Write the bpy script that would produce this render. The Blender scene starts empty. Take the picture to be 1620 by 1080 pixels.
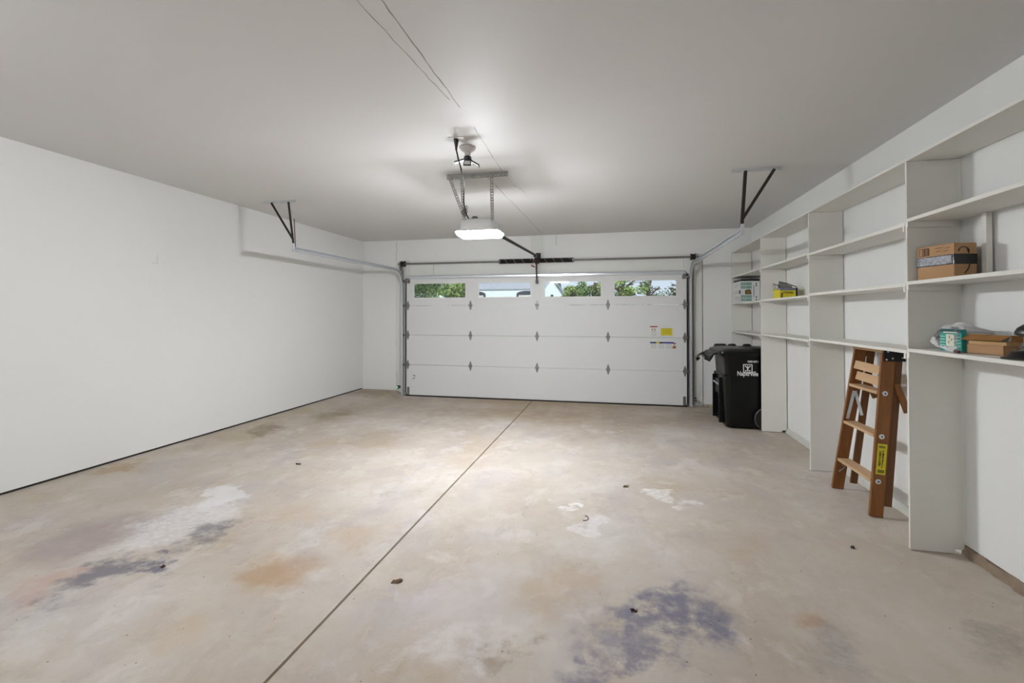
import bpy, bmesh, math, random
from mathutils import Vector, Matrix
R = math.radians
rnd = random.Random(7)
C = bpy.context.scene.collection
SC = bpy.context.scene

# ------------------------------------------------------------------ camera
cd = bpy.data.cameras.new('camera'); cam = bpy.data.objects.new('camera', cd); C.objects.link(cam)
YAW, PIT = R(12.3385), R(0.7396)
fw = Vector((-math.sin(YAW)*math.cos(PIT), math.cos(YAW)*math.cos(PIT), math.sin(PIT)))
rt = Vector((math.cos(YAW), math.sin(YAW), 0)); up = rt.cross(fw)
cam.matrix_world = Matrix(((rt.x, up.x, -fw.x, 0), (rt.y, up.y, -fw.y, 0), (rt.z, up.z, -fw.z, 1.5), (0, 0, 0, 1)))
cd.sensor_width = 36; cd.lens = 741.08/1620*36; cd.shift_y = (487.634-540)/1620
cd.clip_start = .05; cd.clip_end = 400
SC.camera = cam
# ------------------------------------------------------------------ sky, sun, exposure
SC.view_settings.view_transform = 'Standard'; SC.view_settings.look = 'None'
SC.view_settings.exposure = 0.0; SC.view_settings.gamma = 1; SC.view_settings.use_curve_mapping = False
W = bpy.data.worlds.new('world'); SC.world = W; W.use_nodes = True
nt = W.node_tree; nt.nodes.clear()
wo = nt.nodes.new('ShaderNodeOutputWorld'); bg = nt.nodes.new('ShaderNodeBackground')
bg.inputs[0].default_value = (.78, .87, 1, 1); bg.inputs[1].default_value = 0.95
nt.links.new(bg.outputs[0], wo.inputs[0])
sd = bpy.data.lights.new('sun', 'SUN'); sd.energy = 3.6; sd.angle = R(3); sd.color = (1, .96, .9)
sun = bpy.data.objects.new('sun', sd); C.objects.link(sun); sun.rotation_euler = (R(42), R(8), R(-24))
LENS_POWER = 640.0     # emission of the opener's light lens (sides)
COVER_POWER = 10.0     # emission of its frosted bottom cover
FILL_BULB_POWER = 600.0       # added fill bulb, unseen behind the camera

# ------------------------------------------------------------------ materials
def lin(c):
    return tuple(((x/255)/12.92 if x/255 <= .04045 else ((x/255+.055)/1.055)**2.4) for x in c)+(1,)
def mat(name, col, rough=.5, metal=0, var=.06, scale=6, bump=0, bscale=60, spec=.5, stretch=None, emit=None):
    m = bpy.data.materials.new(name); m.use_nodes = True; n = m.node_tree.nodes; l = m.node_tree.links
    b = n['Principled BSDF']; c = lin(col)
    b.inputs['Roughness'].default_value = rough; b.inputs['Metallic'].default_value = metal
    b.inputs['Specular IOR Level'].default_value = spec
    tc = n.new('ShaderNodeTexCoord'); mp = n.new('ShaderNodeMapping'); l.new(tc.outputs['Object'], mp.inputs[0])
    if stretch: mp.inputs['Scale'].default_value = stretch
    no = n.new('ShaderNodeTexNoise'); no.inputs['Scale'].default_value = scale; no.inputs['Detail'].default_value = 5
    l.new(mp.outputs[0], no.inputs[0])
    mx = n.new('ShaderNodeMix'); mx.data_type = 'RGBA'
    mx.inputs[6].default_value = tuple(max(0, x*(1-var)) for x in c[:3])+(1,)
    mx.inputs[7].default_value = tuple(min(1, x*(1+var)) for x in c[:3])+(1,)
    l.new(no.outputs[0], mx.inputs[0]); l.new(mx.outputs[2], b.inputs['Base Color'])
    if bump:
        n2 = n.new('ShaderNodeTexNoise'); n2.inputs['Scale'].default_value = bscale; n2.inputs['Detail'].default_value = 3
        l.new(mp.outputs[0], n2.inputs[0]); bp = n.new('ShaderNodeBump'); bp.inputs['Strength'].default_value = bump
        bp.inputs['Distance'].default_value = .01
        l.new(n2.outputs[0], bp.inputs['Height']); l.new(bp.outputs[0], b.inputs['Normal'])
    if emit:
        b.inputs['Emission Color'].default_value = (.93, .965, 1, 1) if len(emit) == 1 else emit[1]
        b.inputs['Emission Strength'].default_value = emit[0]
    return m
M = {}
M['wall'] = mat('wall_paint', (232, 232, 230), .55, 0, .015, 1.5, .04, 90, .3)
M['ceil'] = mat('ceiling_paint', (218, 216, 214), .5, 0, .02, 1.2, .05, 3, .07)
M['trim'] = mat('trim_paint', (224, 224, 219), .5, 0, .02, 4, .03, 60, .3)
M['shelf'] = mat('shelf_paint', (226, 224, 217), .5, 0, .03, 5, .08, 40, .3, (1, 1, 4))
M['door'] = mat('door_steel', (222, 222, 222), .45, 0, .012, 2, .03, 120, .3)
M['galv'] = mat('galvanised_steel', (216, 219, 224), .3, .6, .08, 20, .03, 40)
M['steel'] = mat('dull_steel', (140, 138, 134), .42, .8, .2, 25, .05, 60)
M['dark'] = mat('dark_steel', (58, 52, 48), .5, .6, .25, 20, .05, 60)
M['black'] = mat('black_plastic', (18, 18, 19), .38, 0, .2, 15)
M['blackm'] = mat('black_metal', (26, 25, 25), .45, .3, .2, 20)
M['gap'] = mat('dark_gap', (44, 38, 32), .9, 0, .3, 30)
M['seam'] = mat('cracked_seam', (150, 146, 138), .8, 0, .25, 18)
M['curb'] = mat('raw_concrete_curb', (142, 124, 106), .9, 0, .35, 14, .6, 40)
M['curbw'] = mat('painted_curb', (205, 204, 198), .7, 0, .1, 20, .5, 60)
M['wplast'] = mat('white_plastic', (225, 225, 222), .4, 0, .02, 8)
M['porc'] = mat('porcelain', (205, 198, 194), .35, 0, .03, 8)
M['lens'] = mat('lit_lens', (240, 240, 240), .4, 0, .01, 4, emit=(LENS_POWER,))
M['lensb'] = mat('lit_cover', (240, 240, 240), .4, 0, .01, 4, emit=(COVER_POWER,))
M['bulb'] = mat('lit_fill_bulb', (240, 240, 240), .4, 0, .01, 4, emit=(FILL_BULB_POWER,))
M['cart'] = mat('black_cart_plastic', (7, 8, 8), .3, 0, .25, 6, .05, 200, .3)
M['cartg'] = mat('dark_olive_cart_plastic', (22, 24, 15), .45, 0, .2, 6, .05, 200, .3)
M['white'] = mat('white_print', (225, 225, 225), .6, 0, .02, 8)
M['wood'] = mat('stained_ladder_wood', (132, 84, 42), .5, 0, .4, 7, .1, 40, .4, (6, 6, .6))
M['woodd'] = mat('dark_stained_wood', (100, 64, 30), .55, 0, .4, 7, .1, 40, .4, (6, 6, .6))
M['woodl'] = mat('pale_step_wood', (198, 164, 126), .55, 0, .18, 9, .1, 40, .4, (6, .6, 6))
M['yellow'] = mat('yellow_label', (214, 200, 40), .5, 0, .06, 20)
M['card'] = mat('cardboard', (178, 140, 104), .75, 0, .07, 8, .05, 50, .2)
M['cardd'] = mat('brown_cardboard', (150, 108, 62), .75, 0, .1, 8, .05, 50, .2)
M['cardin'] = mat('cardboard_edge', (196, 160, 116), .8, 0, .1, 30, .1, 80, .2)
M['ink'] = mat('brown_ink', (84, 62, 44), .8, 0, .2, 30)
M['inkk'] = mat('black_ink', (16, 15, 15), .5, 0, .2, 30)
M['tape'] = mat('glossy_black_tape', (12, 13, 16), .16, 0, .2, 12, .8, 28)
M['tapes'] = mat('crinkled_clear_tape', (150, 152, 160), .2, .3, .6, 45, 1.0, 60)
M['teal'] = mat('teal_print', (44, 150, 138), .45, 0, .25, 14)
M['tealp'] = mat('pale_teal_print', (130, 165, 155), .5, 0, .15, 30)
M['cream'] = mat('cream_print', (216, 214, 196), .5, 0, .06, 20)
M['red'] = mat('red_print', (150, 50, 42), .5, 0, .1, 20)
M['blue'] = mat('blue_print', (44, 58, 140), .5, 0, .15, 20)
M['orange'] = mat('orange_print', (170, 96, 40), .5, 0, .2, 30)
M['greyp'] = mat('grey_print', (176, 178, 180), .6, 0, .1, 40)
M['grey'] = mat('grey_print_dark', (110, 110, 112), .6, 0, .1, 40)
M['violet'] = mat('violet_grey_print', (120, 118, 138), .5, 0, .35, 60)
M['leaf'] = mat('dry_leaf', (104, 78, 48), .8, 0, .35, 40)
M['leafd'] = mat('dark_dry_leaf', (62, 32, 26), .8, 0, .35, 40)
M['led'] = mat('green_led', (120, 255, 170), .4, 0, .01, 4, emit=(3, (.3, 1, .5, 1)))
M['siding'] = mat('white_siding', (226, 232, 240), .7, 0, .03, 3)
M['roofg'] = mat('grey_shingles', (150, 154, 164), .9, 0, .12, 2, .3, 8)
M['shut'] = mat('dark_window_trim', (52, 54, 66), .7, 0, .1, 4)
M['grass'] = mat('lawn', (86, 112, 58), .9, 0, .3, 1.2)
M['drive'] = mat('driveway_concrete', (168, 164, 156), .9, 0, .12, 1.5, .2, 20)
M['bark'] = mat('bark', (98, 88, 78), .9, 0, .3, 4, .4, 14)
def foliage_mat(name, c1, c2):
    m = mat(name, c1, .7, 0, 0, 1, 0, 60, .2); n = m.node_tree.nodes; l = m.node_tree.links
    g = n.new('ShaderNodeNewGeometry'); mx = n['Mix']
    mx.inputs[6].default_value = lin(c1); mx.inputs[7].default_value = lin(c2)
    l.new(g.outputs['Random Per Island'], mx.inputs[0]); return m
M['fol_a'] = foliage_mat('green_leaves', (22, 44, 24), (150, 178, 116))
M['fol_b'] = foliage_mat('bright_green_leaves', (52, 86, 34), (188, 206, 130))
M['fol_c'] = foliage_mat('dull_green_leaves', (34, 54, 40), (166, 180, 156))
def glass(name, tint=(1, 1, 1, 1), refl=.06):
    m = bpy.data.materials.new(name); m.use_nodes = True; n = m.node_tree.nodes; l = m.node_tree.links; n.clear()
    o = n.new('ShaderNodeOutputMaterial'); mx = n.new('ShaderNodeMixShader'); t = n.new('ShaderNodeBsdfTransparent')
    g = n.new('ShaderNodeBsdfGlossy'); g.inputs['Roughness'].default_value = .02; t.inputs[0].default_value = tint
    mx.inputs[0].default_value = refl
    l.new(t.outputs[0], mx.inputs[1]); l.new(g.outputs[0], mx.inputs[2]); l.new(mx.outputs[0], o.inputs[0]); return m
M['glass'] = glass('window_glass', (.95, .98, .98, 1), .035)
def bagmat():
    m = bpy.data.materials.new('thin_white_bag'); m.use_nodes = True; n = m.node_tree.nodes; l = m.node_tree.links
    b = n['Principled BSDF']; b.inputs['Base Color'].default_value = (.8, .79, .8, 1); b.inputs['Roughness'].default_value = .3
    t = n.new('ShaderNodeBsdfTransparent'); mx = n.new('ShaderNodeMixShader'); o = n['Material Output']
    no = n.new('ShaderNodeTexNoise'); no.inputs['Scale'].default_value = 22; mr = n.new('ShaderNodeMapRange')
    mr.inputs[3].default_value = .5; mr.inputs[4].default_value = 1.0
    tc = n.new('ShaderNodeTexCoord'); l.new(tc.outputs['Object'], no.inputs[0]); l.new(no.outputs[0], mr.inputs[0])
    l.new(mr.outputs[0], mx.inputs[0]); l.new(t.outputs[0], mx.inputs[1]); l.new(b.outputs[0], mx.inputs[2])
    l.new(mx.outputs[0], o.inputs[0]); return m
M['bag'] = bagmat()

# concrete floor with its stains: (x, y, half-length, half-width, angle, colour, strength, edge, break-up)
STAINS = [
 (-1.14, 6.98, 2.6, 0.62, 3.11, (150, 130, 100), 0.75, 0.2, 0.25),
 (-1.2, 7.85, 2.7, 0.5, 0.0, (150, 126, 92), 0.7, 0.2, 0.2),
 (-3.95, 6.59, 1.15, 0.25, -1.76, (138, 122, 96), 0.8, 0.3, 0.3),
 (-4.2, 7.75, 0.6, 0.4, 0.0, (146, 128, 100), 0.75, 0.3, 0.3),
 (-4.5, 4.6, 3.3, 0.33, 1.57, (164, 148, 118), 0.6, 0.1, 0.3),
 (-3.8, 7.04, 0.59, 0.3, -1.61, (182, 172, 154), 0.9, 0.8, 0.5),
 (-4.28, 5.09, 0.36, 0.17, -1.41, (118, 104, 82), 0.6, 0.4, 0.6),
 (-3.46, 2.53, 0.4, 0.34, -1.63, (150, 134, 132), 0.7, 0.3, 0.2),
 (-4.0, 3.33, 0.91, 0.38, 1.86, (178, 172, 165), 0.5, 0.2, 0.2),
 (-3.07, 2.82, 0.48, 0.33, -1.47, (214, 211, 210), 0.9, 0.5, 0.5),
 (-3.17, 3.28, 0.27, 0.14, -1.17, (216, 213, 212), 0.8, 0.8, 0.2),
 (-3.13, 2.02, 0.22, 0.18, -2.58, (184, 150, 134), 0.75, 0.3, 0.3),
 (-2.92, 2.14, 0.25, 0.18, -1.57, (118, 114, 122), 0.9, 0.45, 0.75),
 (-2.7, 2.31, 0.13, 0.12, -2.36, (104, 102, 116), 0.9, 0.5, 0.7),
 (-2.71, 2.7, 0.25, 0.17, -1.72, (112, 108, 112), 0.8, 0.4, 0.8),
 (-1.91, 2.39, 0.27, 0.2, -1.11, (170, 136, 100), 0.75, 0.15, 0.25),
 (-1.71, 2.87, 0.31, 0.18, -1.65, (178, 150, 118), 0.5, 0.1, 0.2),
 (-2.08, 1.83, 0.27, 0.23, -3.07, (186, 166, 138), 0.55, 0.1, 0.3),
 (-2.71, 1.81, 0.27, 0.15, 2.74, (205, 202, 198), 0.6, 0.3, 0.5),
 (-0.14, 3.22, 0.49, 0.32, -1.83, (206, 201, 197), 0.6, 0.1, 0.3),
 (-0.6, 4.89, 1.06, 0.63, -2.61, (200, 194, 188), 0.4, 0.0, 0.2),
 (0.1, 4.64, 0.42, 0.3, -2.27, (206, 201, 197), 0.5, 0.3, 0.5),
 (1.45, 2.85, 1.37, 0.62, -1.83, (194, 182, 166), 0.6, 0.1, 0.15),  # tan stain, its colour lifted to make up for weak light here
 (0.22, 2.4, 0.43, 0.2, -2.41, (124, 120, 134), 0.9, 0.4, 0.85),
 (0.04, 2.05, 0.31, 0.09, -2.71, (124, 118, 132), 0.85, 0.4, 0.85),
 (0.31, 2.55, 0.21, 0.14, -2.65, (120, 117, 132), 0.85, 0.4, 0.7),
 (0.89, 2.55, 0.16, 0.14, 0.17, (164, 130, 96), 0.75, 0.1, 0.3),
 (1.0, 2.42, 0.22, 0.14, 1.11, (146, 140, 138), 0.7, 0.1, 0.4),
 (1.73, 2.54, 0.22, 0.09, 0.6, (140, 132, 124), 0.6, 0.2, 0.4),
 (-0.8, 2.3, 0.46, 0.32, -2.1, (196, 186, 186), 0.6, 0.2, 0.3),
 (-0.32, 2.58, 0.36, 0.14, -1.9, (176, 156, 130), 0.65, 0.2, 0.3),
 (-0.47, 2.03, 0.2, 0.05, -2.51, (150, 132, 112), 0.7, 0.3, 0.85),
 (-0.69, 1.99, 0.24, 0.13, -2.33, (212, 206, 204), 0.6, 0.3, 0.6),
 (-2.8, 5.25, 0.39, 0.25, -1.46, (166, 150, 130), 0.7, 0.8, 0.2),
 (0.35, 4.09, 0.11, 0.07, -2.98, (222, 220, 218), 0.9, 0.7, 0.5),
 (-0.33, 3.77, 0.05, 0.04, 1.78, (220, 218, 216), 0.9, 0.7, 0.3),
 (-0.19, 3.42, 0.14, 0.08, -2.37, (214, 210, 208), 0.8, 0.7, 0.4),
 (0.49, 3.89, 0.11, 0.07, -2.54, (220, 218, 216), 0.8, 0.6, 0.6),
 (-0.8, 5.91, 0.36, 0.25, -2.6, (168, 155, 146), 0.6, 0.2, 0.3),
 (1.4, 7.5, 0.8, 0.4, -2.42, (142, 126, 104), 0.7, 0.2, 0.3),
 (1.0, 4.0, 0.64, 0.3, -2.24, (178, 170, 163), 0.5, 0.1, 0.3),
 (-2.32, 3.09, 0.3, 0.23, -1.18, (182, 164, 142), 0.5, 0.1, 0.3),
 (-4.47, 3.48, 0.22, 0.11, -1.43, (160, 128, 84), 0.7, 0.4, 0.5),
]
def floor_mat():
    m = bpy.data.materials.new('stained_concrete'); m.use_nodes = True; n = m.node_tree.nodes; l = m.node_tree.links
    b = n['Principled BSDF']
    def N(t, **k):
        x = n.new(t)
        for a, v in k.items(): setattr(x, a, v)
        return x
    tc = N('ShaderNodeTexCoord'); P = tc.outputs['Object']
    def noise(scale, detail=6, src=P, rough=.6):
        x = N('ShaderNodeTexNoise'); x.inputs['Scale'].default_value = scale; x.inputs['Detail'].default_value = detail
        x.inputs['Roughness'].default_value = rough; l.new(src, x.inputs[0]); return x
    def mix(f, a, c):
        x = N('ShaderNodeMix', data_type='RGBA')
        if isinstance(f, float): x.inputs[0].default_value = f
        else: l.new(f, x.inputs[0])
        for i, q in ((6, a), (7, c)):
            if isinstance(q, tuple): x.inputs[i].default_value = q
            else: l.new(q, x.inputs[i])
        return x.outputs[2]
    def rng(v, a, c, d=0., e=1., smooth=False):
        x = N('ShaderNodeMapRange'); x.inputs[1].default_value = a; x.inputs[2].default_value = c
        x.inputs[3].default_value = d; x.inputs[4].default_value = e
        if smooth: x.interpolation_type = 'SMOOTHSTEP'
        l.new(v, x.inputs[0]); return x.outputs[0]
    def mul(a, c):
        x = N('ShaderNodeMath', operation='MULTIPLY')
        for i, q in enumerate((a, c)):
            if isinstance(q, float): x.inputs[i].default_value = q
            else: l.new(q, x.inputs[i])
        return x.outputs[0]
    big = noise(.9, 8); mid = noise(5, 8); fine = noise(90, 4); brk = noise(7, 9, P, .68); brk2 = noise(24, 6, P, .65)
    wv = N('ShaderNodeVectorMath', operation='MULTIPLY_ADD'); wv.inputs[1].default_value = (.35, .35, 0); l.new(noise(1.7, 5).outputs['Color'], wv.inputs[0]); l.new(P, wv.inputs[2]); Pw = wv.outputs[0]
    sm_ = N('ShaderNodeMapping'); sm_.inputs['Scale'].default_value = (1.35, .95, 1); l.new(Pw, sm_.inputs[0]); SP = sm_.outputs[0]
    s1 = noise(1.3, 8, SP, .6); s2 = noise(2.6, 9, SP, .65); s3 = noise(5.5, 9, SP, .7)
    off = N('ShaderNodeMapping'); off.inputs['Location'].default_value = (7.3, 3.1, 0); l.new(SP, off.inputs[0]); s4 = noise(1.9, 8, off.outputs[0], .6)
    col = mix(rng(big.outputs[0], .36, .64), lin((178, 165, 149)), lin((203, 196, 190)))
    col = mix(rng(s1.outputs[0], .46, .62, 0, .75), col, lin((172, 154, 132)))
    col = mix(rng(s4.outputs[0], .48, .64, 0, .7), col, lin((174, 164, 162)))
    col = mix(rng(s2.outputs[0], .52, .64, 0, .5), col, lin((216, 212, 209)))
    col = mix(rng(s3.outputs[0], .54, .68, 0, .45), col, lin((158, 144, 128)))
    col = mix(rng(mid.outputs[0], .38, .68, 0, .35), col, lin((190, 181, 170)))
    # wobbling coordinates for the stain outlines
    w = N('ShaderNodeVectorMath', operation='MULTIPLY_ADD'); w.inputs[1].default_value = (.75, .75, 0); l.new(noise(3.2, 6).outputs['Color'], w.inputs[0])
    sub = N('ShaderNodeVectorMath', operation='ADD'); sub.inputs[1].default_value = (-.375, -.375, 0)
    l.new(P, w.inputs[2]); l.new(w.outputs[0], sub.inputs[0]); Q = sub.outputs[0]
    for (x, y, a, c, ang, rgb, st, soft, br) in STAINS:
        mp = N('ShaderNodeMapping', vector_type='TEXTURE'); l.new(Q, mp.inputs[0])
        mp.inputs['Location'].default_value = (x, y, 0); mp.inputs['Rotation'].default_value = (0, 0, ang)
        mp.inputs['Scale'].default_value = (a*1.15, c*1.15, 1000)
        ln = N('ShaderNodeVectorMath', operation='LENGTH'); l.new(mp.outputs[0], ln.inputs[0])
        f = rng(ln.outputs['Value'], min(soft, .9), 1.1, 1., 0., True)
        s = brk if br > .55 else (mid if br < .4 else brk2)
        if br > .55: k = rng(s.outputs[0], .38, .55, 0., 1.)
        else: k = rng(s.outputs[0], .35, .65, 1.-br*1.4, 1.)
        col = mix(mul(mul(f, k), st), col, lin(rgb))
    # speckle, pits and fine dirt
    col = mix(rng(fine.outputs[0], .62, .75, 0, .28), col, lin((120, 106, 92)))
    v = N('ShaderNodeTexVoronoi'); v.inputs['Scale'].default_value = 34; l.new(P, v.inputs[0])
    pit = mul(rng(v.outputs['Distance'], .05, .12, 1., 0.), rng(noise(2.2).outputs[0], .5, .64))
    col = mix(mul(pit, .7), col, lin((84, 74, 64)))
    v2 = N('ShaderNodeTexVoronoi'); v2.inputs['Scale'].default_value = 11; l.new(P, v2.inputs[0])
    col = mix(rng(v2.outputs['Distance'], .03, .055, .85, 0.), col, lin((70, 58, 48)))
    col = mix(1.0, col, lin((255, 255, 255))); col.node.blend_type = 'MULTIPLY'
    l.new(col, b.inputs['Base Color'])
    b.inputs['Roughness'].default_value = .62; b.inputs['Specular IOR Level'].default_value = .3
    bp = N('ShaderNodeBump'); bp.inputs['Strength'].default_value = .12; bp.inputs['Distance'].default_value = .01
    l.new(noise(60, 6).outputs[0], bp.inputs['Height']); l.new(bp.outputs[0], b.inputs['Normal'])
    return m
M['floor'] = floor_mat()

# ------------------------------------------------------------------ mesh helpers
WL = {}
def link(o, parent=None, loc=None):
    C.objects.link(o)
    L = Vector(loc if loc is not None else (0, 0, 0)); WL[o.name] = L
    if parent is not None:
        o.parent = parent; o.location = L-WL[parent.name]
    else: o.location = L
    return o
def tag(o, label=None, cat=None, group=None, kind=None):
    if label: o['label'] = label
    if cat: o['category'] = cat
    if group: o['group'] = group
    if kind: o['kind'] = kind
    return o
def thing(name, loc, label, cat, group=None):
    o = bpy.data.objects.new(name, None); o.empty_display_size = .1; link(o, None, loc)
    return tag(o, label, cat, group)
class MB:
    def __init__(s): s.bm = bmesh.new(); s.T = Matrix.Identity(4)
    def _add(s, bm2, mtx=None):
        if mtx is not None: bm2.transform(mtx)
        bm2.transform(s.T); me = bpy.data.meshes.new('t'); bm2.to_mesh(me); bm2.free(); s.bm.from_mesh(me); bpy.data.meshes.remove(me)
        return s
    def box(s, x0, x1, y0, y1, z0, z1, bev=0, mtx=None):
        b = bmesh.new(); bmesh.ops.create_cube(b, size=1)
        b.transform(Matrix.Translation(((x0+x1)/2, (y0+y1)/2, (z0+z1)/2)) @ Matrix.Diagonal((abs(x1-x0), abs(y1-y0), abs(z1-z0), 1)))
        if bev: bmesh.ops.bevel(b, geom=b.edges[:], offset=bev, segments=2, affect='EDGES', profile=.5)
        return s._add(b, mtx)
    def bar(s, p0, p1, w, d, side=(0, 1, 0), bev=0):
        # beam from p0 to p1; w across 'side', d across the third axis
        p0, p1 = Vector(p0), Vector(p1); z = (p1-p0); L = z.length; z.normalize()
        x = Vector(side); x = (x-z*x.dot(z)).normalized(); y = z.cross(x)
        m = Matrix(((x.x, y.x, z.x, p0.x), (x.y, y.y, z.y, p0.y), (x.z, y.z, z.z, p0.z), (0, 0, 0, 1)))
        return s.box(-w/2, w/2, -d/2, d/2, 0, L, bev, m)
    def cyl(s, p0, p1, r, r2=None, seg=16, caps=True):
        p0, p1 = Vector(p0), Vector(p1); d = p1-p0; b = bmesh.new()
        bmesh.ops.create_cone(b, cap_ends=caps, segments=seg, radius1=r, radius2=r if r2 is None else r2, depth=d.length)
        return s._add(b, Matrix.Translation((p0+p1)/2) @ d.to_track_quat('Z', 'Y').to_matrix().to_4x4())
    def lathe(s, prof, org=(0, 0, 0), seg=24, mtx=None):
        b = bmesh.new(); rings = []
        for r, z in prof:
            rings.append([b.verts.new((r*math.cos(2*math.pi*i/seg), r*math.sin(2*math.pi*i/seg), z)) for i in range(seg)])
        for a, c in zip(rings, rings[1:]):
            for i in range(seg): b.faces.new((a[i], a[(i+1) % seg], c[(i+1) % seg], c[i]))
        if prof[0][0] > 1e-5: b.faces.new(rings[0][::-1])
        if prof[-1][0] > 1e-5: b.faces.new(rings[-1])
        bmesh.ops.remove_doubles(b, verts=b.verts[:], dist=1e-5)
        return s._add(b, Matrix.Translation(org) @ (mtx or Matrix.Identity(4)))
    def prism(s, pts, ax, a, c, bev=0):
        # polygon pts (two coordinates) extruded along axis ax from a to c
        b = bmesh.new()
        def P(p, t): return {'x': (t, p[0], p[1]), 'y': (p[0], t, p[1]), 'z': (p[0], p[1], t)}[ax]
        A = [b.verts.new(P(p, a)) for p in pts]; B = [b.verts.new(P(p, c)) for p in pts]; n = len(pts)
        b.faces.new(A); b.faces.new(B[::-1])
        for i in range(n): b.faces.new((A[i], B[i], B[(i+1) % n], A[(i+1) % n]))
        bmesh.ops.recalc_face_normals(b, faces=b.faces[:])
        if bev: bmesh.ops.bevel(b, geom=b.edges[:], offset=bev, segments=2, affect='EDGES', profile=.5)
        return s._add(b)
    def loft(s, rings, caps=True):
        b = bmesh.new(); V = [[b.verts.new(p) for p in r] for r in rings]; n = len(V[0])
        for a, c in zip(V, V[1:]):
            for i in range(n): b.faces.new((a[i], a[(i+1) % n], c[(i+1) % n], c[i]))
        if caps: b.faces.new(V[0][::-1]); b.faces.new(V[-1])
        bmesh.ops.recalc_face_normals(b, faces=b.faces[:])
        return s._add(b)
    def tube(s, pts, r, seg=8):
        pts = [Vector(p) for p in pts]; rings = []; x = None
        for i, p in enumerate(pts):
            t = (pts[min(i+1, len(pts)-1)]-pts[max(i-1, 0)]).normalized()
            if x is None: x = t.orthogonal().normalized()
            x = (x-t*x.dot(t)).normalized(); y = t.cross(x)
            rings.append([p+(x*math.cos(2*math.pi*k/seg)+y*math.sin(2*math.pi*k/seg))*r for k in range(seg)])
        return s.loft(rings)
    def poly(s, pts):
        b = bmesh.new(); b.faces.new([b.verts.new(p) for p in pts]); return s._add(b)
    def build(s, name, m, parent=None, smooth=False, origin=None):
        vs = [v.co for v in s.bm.verts]
        if origin is None:
            origin = Vector([(min(v[i] for v in vs)+max(v[i] for v in vs))/2 for i in range(3)])
            if parent is None: origin.z = min(v.z for v in vs)
        origin = Vector(origin)
        bmesh.ops.translate(s.bm, verts=s.bm.verts[:], vec=-origin)
        me = bpy.data.meshes.new(name); s.bm.to_mesh(me); s.bm.free()
        me.materials.append(M[m] if isinstance(m, str) else m)
        if smooth:
            for p in me.polygons: p.use_smooth = True
            try: me.set_sharp_from_angle(angle=R(40))
            except Exception: pass
        return link(bpy.data.objects.new(name, me), parent, origin)
def again(o, loc, parent=None):
    c = o.copy(); link(c, parent if parent is not None else o.parent and bpy.data.objects[o.parent.name], loc); return c
def struct(name, mb, m, **k): return tag(mb.build(name, m, **k), kind='structure')
def text_mesh(body, size, bold=.0, sx=1):
    cu = bpy.data.curves.new('t', 'FONT'); cu.body = body; cu.size = size; cu.extrude = size*.02; cu.offset = size*bold
    cu.resolution_u = 2; cu.align_x = 'CENTER'
    o = bpy.data.objects.new('t', cu); C.objects.link(o); dg = bpy.context.evaluated_depsgraph_get(); dg.update()
    me = bpy.data.meshes.new_from_object(o.evaluated_get(dg)); bpy.data.objects.remove(o); bpy.data.curves.remove(cu)
    b = bmesh.new(); b.from_mesh(me); bpy.data.meshes.remove(me)
    b.transform(Matrix.Diagonal((sx, 1, 1, 1))); return b

# ------------------------------------------------------------------ room
XL, XR, YB, YN, ZC = -4.67, 2.138, 8.10, -1.3, 2.885
def sm(t): t = max(0, min(1, t)); return t*t*(3-2*t)
def floor_z(x, y):
    # the slab rises a little towards the left wall's footing
    return .090*sm((-3.76-x)/(.9-.68*sm((y-6.9)/1.15)))
def make_floor():
    bm = bmesh.new()
    xs = [-4.8, -4.67]+[-4.6+i*.05 for i in range(18)]+[-3.6, -3.0, -2.4, -1.8, -1.404, -1.402, -1.390, -1.388]+[-1.2+i*.55 for i in range(7)]
    xs = sorted(set([x for x in xs if x < 2.3]+[2.3])); ys = [YN-.2+i*.47 for i in range(18)]+[7.2, 7.4, 7.6, 7.8, 7.95, 8.1, 8.3]
    ys = sorted(y for y in ys if y <= 8.3)
    V = {}
    for i, x in enumerate(xs):
        for j, y in enumerate(ys):
            z = floor_z(x, y)-(.009 if -1.403 < x < -1.389 else 0)
            V[i, j] = bm.verts.new((x, y, z))
    for i in range(len(xs)-1):
        for j in range(len(ys)-1): bm.faces.new((V[i, j], V[i+1, j], V[i+1, j+1], V[i, j+1]))
    b = MB(); b.bm.free(); b.bm = bm
    f = struct('floor', b, 'floor', origin=(0, 0, 0))
    for p in f.data.polygons: p.use_smooth = False
    return f
fl = make_floor()
MB().box(-1.4015, -1.3905, YN, 8.05, -.0095, -.0075).build('control_joint', mat('joint_dirt', (120, 98, 76), .9, 0, .35, 8), fl)
ce = struct('ceiling', MB().box(-4.85, 2.32, YN-.15, 8.25, ZC, ZC+.1), 'ceil')
def wob(pts, name, w=.006, amp=.004, parent=ce, m='seam', z=ZC-.0008):
    b = MB(); P = []
    for (x0, y0), (x1, y1) in zip(pts, pts[1:]):
        n = max(2, int(math.hypot(x1-x0, y1-y0)/.06))
        for i in range(n): t = i/n; P.append((x0+(x1-x0)*t+rnd.uniform(-amp, amp), y0+(y1-y0)*t))
    P.append(pts[-1])
    ws = [w*rnd.uniform(.35, 1) for _ in P]
    L = [(x-a/2, y, z) for (x, y), a in zip(P, ws)]; Rr = [(x+a/2, y, z) for (x, y), a in zip(P, ws)]
    L2 = [(x, y, z+.003) for x, y, z in L]; R2 = [(x, y, z+.003) for x, y, z in Rr]
    b.loft([list(q) for q in zip(L, Rr, R2, L2)])
    return b.build(name, m, parent)
wob([(-1.108, 1.3), (-1.105, 1.854), (-1.06, 2.574), (-1.035, 2.85)], 'ceiling_seam', .005)
wob([(-1.0, 1.3), (-1.0, 1.898), (-1.005, 2.45), (-1.007, 2.974)], 'ceiling_seam', .008)
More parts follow.
